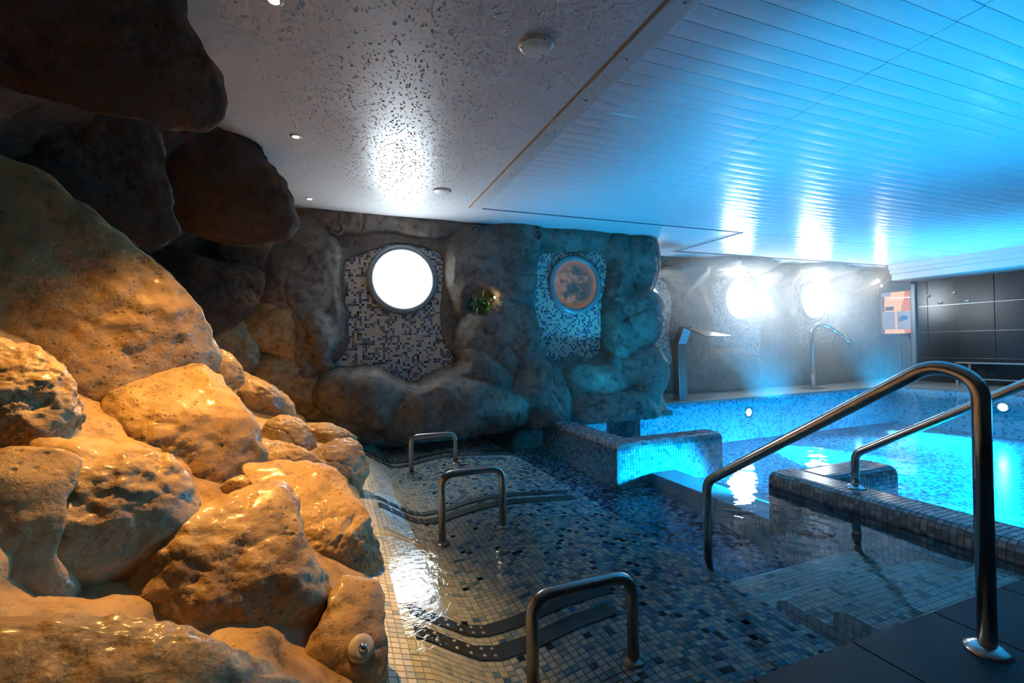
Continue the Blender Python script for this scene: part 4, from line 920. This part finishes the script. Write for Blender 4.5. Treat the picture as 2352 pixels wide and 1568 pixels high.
def bubble_strip(y, wd, x1, label):
    o = empty('bubble_strip', (.8, y, -.15)); tag(o, label, 'bubble strip', 'grey air bubble strips on the lounger bed')
    xs = [x for x in (.24, .26, .31, .36, .41, .46, .5, .54, .6, .66, .75, .85, .95, 1.02, 1.1, 1.2, 1.32, 1.45, 1.6, 1.69) if x <= x1 + .001]
    V = []
    for x in xs: V += [(x, y - wd / 2, bedz(x) + .002), (x, y - wd / 2, bedz(x) + .009), (x, y + wd / 2, bedz(x) + .009), (x, y + wd / 2, bedz(x) + .002)]
    Fc = []
    for i in range(len(xs) - 1): Fc += [(4 * i + k, 4 * i + k + 1, 4 * i + 4 + k + 1, 4 * i + 4 + k) for k in range(3)]
    n = len(xs); Fc += [(0, 1, 2, 3), (4 * n - 4, 4 * n - 3, 4 * n - 2, 4 * n - 1)]
    link('grate', from_np('grate', V, Fc), M['strip'], o)
    for x in (.31, .38, .43, .48, .52):
        for s in (-.25, .25):
            MB().lathe([(0, .0125), (.005, .012), (.0075, .009), (.0075, .004)], (x, y + s * wd, bedz(x)), (.45, 0, 1), 10).build('nozzle', M['white_plastic'], o)
for (y, wd, x1, lab) in ((1.745, .072, 1.10, 'upper grey bubble strip of the lounger beside the closest grab rail'), (1.605, .082, 1.02, 'lower grey bubble strip of the lounger beside the closest grab rail'),
                         (3.115, .070, 1.60, 'upper grey bubble strip of the lounger behind the middle grab rail'), (2.97, .090, 1.60, 'lower grey bubble strip of the lounger behind the middle grab rail'),
                         (4.60, .060, 1.69, 'upper grey bubble strip of the lounger by the end wall'), (4.44, .070, 1.69, 'lower grey bubble strip of the lounger by the end wall')):
    bubble_strip(y, wd, x1, lab)

# ------------------------------------------------------------------ handrails
def flange(o, c, r, mat): return MB().lathe([(0, .022), (r, .022), (r * 1.5, .018), (r * 2.3, .008), (r * 2.45, .003), (r * 2.45, -.004)], c, (0, 0, 1), 36).build('flange', mat, o)
hr = empty('handrail', (1.79, .785, NZ)); tag(hr, 'steel handrail rising from the slate deck down into the water', 'handrail', 'steel handrails of the pool steps')
MB().tube(round_path([(1.79, .785, NZ), (1.79, .785, .83), (1.79, .90, .875), (1.79, 1.885, .235), (1.79, 1.885, -.395)], [.14, .16, .10], 12), .0225, 24).build('rail', M['steel'], hr)
flange(hr, (1.79, .785, NZ), .0225, M['steel']); flange(hr, (1.79, 1.885, -.395), .0225, M['steel'])
h2 = empty('handrail', (2.84, 1.82, .085)); tag(h2, 'steel handrail standing on the dark tiled divider wall', 'handrail', 'steel handrails of the pool steps')
MB().tube(round_path([(2.84, 1.82, .085), (2.84, 1.82, .285), (2.84, .85, .90), (2.84, .74, .90), (2.84, .74, .085)], [.09, .14, .14], 12), .0215, 24).build('rail', M['steel'], h2)
flange(h2, (2.84, 1.82, .085), .0215, M['steel_bright']); flange(h2, (2.84, .74, .085), .0215, M['steel_bright'])

# ------------------------------------------------------------------ push buttons on the rock
def on_rock(x, y):
    """point and slope of the rock surface at x, y, found from above"""
    dg = bpy.context.evaluated_depsgraph_get(); dg.update()
    ok, p, n, _, ob, _ = SC.ray_cast(dg, Vector((x, y, 1.2)), Vector((0, 0, -1)))
    ns = Vector((0, 0, 0))
    for i in range(9):
        for r in (.015, .03):
            k, pp, nn, _, _, _ = SC.ray_cast(dg, Vector((x + r * math.cos(i * .7), y + r * math.sin(i * .7), 1.2)), Vector((0, 0, -1))); ns += nn

    return tuple(p + ns.normalized() * .004), tuple(ns.normalized())
def push_button(c, axis, r, label):
    o = empty('push_button', c); tag(o, label, 'push button', 'bubble push buttons on the rock edge')
    MB().lathe([(0, .016), (r * .5, .017), (r * .92, .016), (r, .010), (r, -.012)], c, axis, 40).build('disc', plain('cream_button_disc', (.66, .55, .38), .45, noise=.08) if 'btn' not in M else M['btn'], o)
    MB().lathe([(0, .026), (r * .2, .025), (r * .34, .020), (r * .36, .016)], c, axis, 28).build('button', M['steel_bright'], o)
M['btn'] = plain('cream_button_disc', (.62, .56, .44), .42, noise=.08)
push_button(*on_rock(.052, 1.30), .033, 'cream round push button on the rock at the bottom edge')
push_button(*on_rock(.04, 3.85), .033, 'cream round push button on the rock nearer the end wall')

# ------------------------------------------------------------------ waterfall spout
ws = empty('waterfall_spout', (4.93, 5.72, DZ)); tag(ws, 'steel waterfall spout with a wide blade on the far deck', 'waterfall spout')
bx, by = 4.92, 5.68
MB().box((bx - .13, by - .12, DZ), (bx + .13, by + .12, DZ + .012), .003).build('base_plate', M['steel'], ws)
MB().box((bx - .075, by - .07, DZ + .012), (bx + .075, by + .07, .935), .004).build('column', M['steel'], ws)
MB().poly([(bx - .075, by + .07, .93), (bx - .075, by - .07, .93), (bx - .075, by - .20, 1.19), (bx - .075, by - .10, 1.19)], (.15, 0, 0)).build('neck', M['steel'], ws)
bm = MB(); v = bm.bm
def hexa(mb, lo, hi):
    a = [mb.bm.verts.new(p) for p in lo]; b = [mb.bm.verts.new(p) for p in hi]
    mb.bm.faces.new(a[::-1]); mb.bm.faces.new(b)
    for i in range(4): mb.bm.faces.new((a[i], a[(i + 1) % 4], b[(i + 1) % 4], b[i]))
lo = [(bx - .075, by - .19, 1.165), (bx + .10, by - .10, 1.165), (bx + .58, by - .44, 1.03), (bx - .10, by - .64, 1.03)]
hexa(bm, lo, [(x, y, z + .028 if i < 2 else z + .008) for i, (x, y, z) in enumerate(lo)]); bm.build('blade', M['steel'], ws)

# ------------------------------------------------------------------ gooseneck jet
gj = empty('gooseneck_jet', (8.0, 5.8, DZ)); tag(gj, 'slim steel gooseneck water jet on the far deck', 'water jet')
MB().box((7.82, 5.68, DZ), (8.18, 5.92, DZ + .012), .003).build('base_plate', M['steel'], gj)
MB().tube(round_path([(8.0, 5.8, DZ), (7.97, 5.8, .95), (7.98, 5.78, 1.17), (8.16, 5.75, 1.24), (8.32, 5.7, 1.17), (8.60, 5.62, .96)], [.3, .14, .2, .2], 8), .034, 18).build('pipe', M['steel_bright'], gj)
MB().tube([(8.56, 5.632, .99), (8.70, 5.59, .885)], [.040, .036], 18).build('nozzle', M['steel'], gj)
MB().cyl((7.985, 5.8, .82), (7.98, 5.8, .88), .042, n=20).build('collar', M['steel'], gj)

# ------------------------------------------------------------------ bench and coat hooks at the tiled wall
bn = empty('bench', (10.75, 3.4, DZ)); tag(bn, 'dark bench with steel frame below the black tiles', 'bench')
mb = MB(); mb.box((10.52, 2.0, .47), (10.96, 4.95, .505), .006); mb.build('seat', M['black_tile'], bn)
MB().box((10.49, 2.0, .475), (10.52, 4.95, .505), .004).build('front_rail', M['steel'], bn)
MB().box((10.60, 2.0, .19), (10.63, 4.95, .215), .004).build('foot_rail', M['steel'], bn)
for yy in (4.93, 3.5, 2.05):
    MB().box((10.50, yy - .02, DZ), (10.53, yy + .02, .475), .003).build('leg', M['steel'], bn)
    MB().box((10.90, yy - .02, DZ), (10.93, yy + .02, .475), .003).build('leg', M['steel'], bn)
for (y, z, lab) in ((5.58, 1.77, 'small white coat hook closest to the door'), (5.18, 1.785, 'small white coat hook, upper one of the middle pair'),
                    (5.39, 1.62, 'small white coat hook, lower one near the door'), (4.98, 1.61, 'small white coat hook farthest from the door')):
    o = empty('coat_hook', (RX, y, z)); tag(o, lab, 'coat hook', 'coat hooks on the black tiles')
    MB().box((RX - .012, y - .03, z - .028), (RX - .006, y + .03, z + .028), .002).build('plate', M['white_plastic'], o)
    MB().tube(round_path([(RX - .01, y, z - .01), (RX - .06, y, z - .015), (RX - .07, y, z + .02)], .02, 5), .009, 10).build('hook', M['white_plastic'], o)

# ------------------------------------------------------------------ small spotlights under the brow of the far wall
M['lens_spot'] = plain('spot_lens', (1, .95, .85), .3, emis=(1, .9, .75), estr=30)
for (x, z, lab, tgt) in ((6.87, 2.085, 'small spotlight under the rock brow above the far porthole by the spout', (5.7, 6.05, 2.15)),
                         (8.93, 2.02, 'small spotlight under the rock brow above the porthole by the gooseneck jet', (7.8, 6.05, 2.15)),
                         (10.5, 2.03, 'small spotlight under the rock brow closest to the door', (9.9, 6.0, 2.15))):
    yy = 6.12
    o = empty('spotlight', (x, yy, z)); tag(o, lab, 'spotlight', 'small spotlights along the far wall')
    ax = (Vector(tgt) - Vector((x, yy, z))).normalized()
    MB().lathe([(0, -.05), (.022, -.045), (.026, .0), (.022, .004)], (x, yy, z), tuple(ax), 18).build('housing', M['steel_dark'], o)
    MB().lathe([(0, .006), (.021, .003)], (x, yy, z), tuple(ax), 18).build('lens', M['lens_spot'], o)
    MB().cyl((x, yy, z + .02), (x, yy + .05, z + .2), .008, n=10).build('bracket', M['steel_dark'], o)
    lamp('SPOT', 'spotlight_beam', Vector((x, yy, z)) + ax * .03, 30, (1, .86, .66), .02, tgt, 70, .6)

# ------------------------------------------------------------------ steam hanging over the warm pool
hz = NT('steam_haze'); hz.t.nodes.remove(hz.b)
vs = hz.n('ShaderNodeVolumeScatter'); vs.inputs['Density'].default_value = .2; vs.inputs['Anisotropy'].default_value = .55; vs.inputs['Color'].default_value = (.95, .98, 1, 1)
hz.l(vs.outputs[0], hz.out.inputs['Volume'])
o = MB().box((4.45, 4.7, .12), (10.0, 6.15, 2.34)).build('steam_haze', hz.m); tag(o, 'steam hanging in front of the far wall portholes', 'steam', kind='stuff')
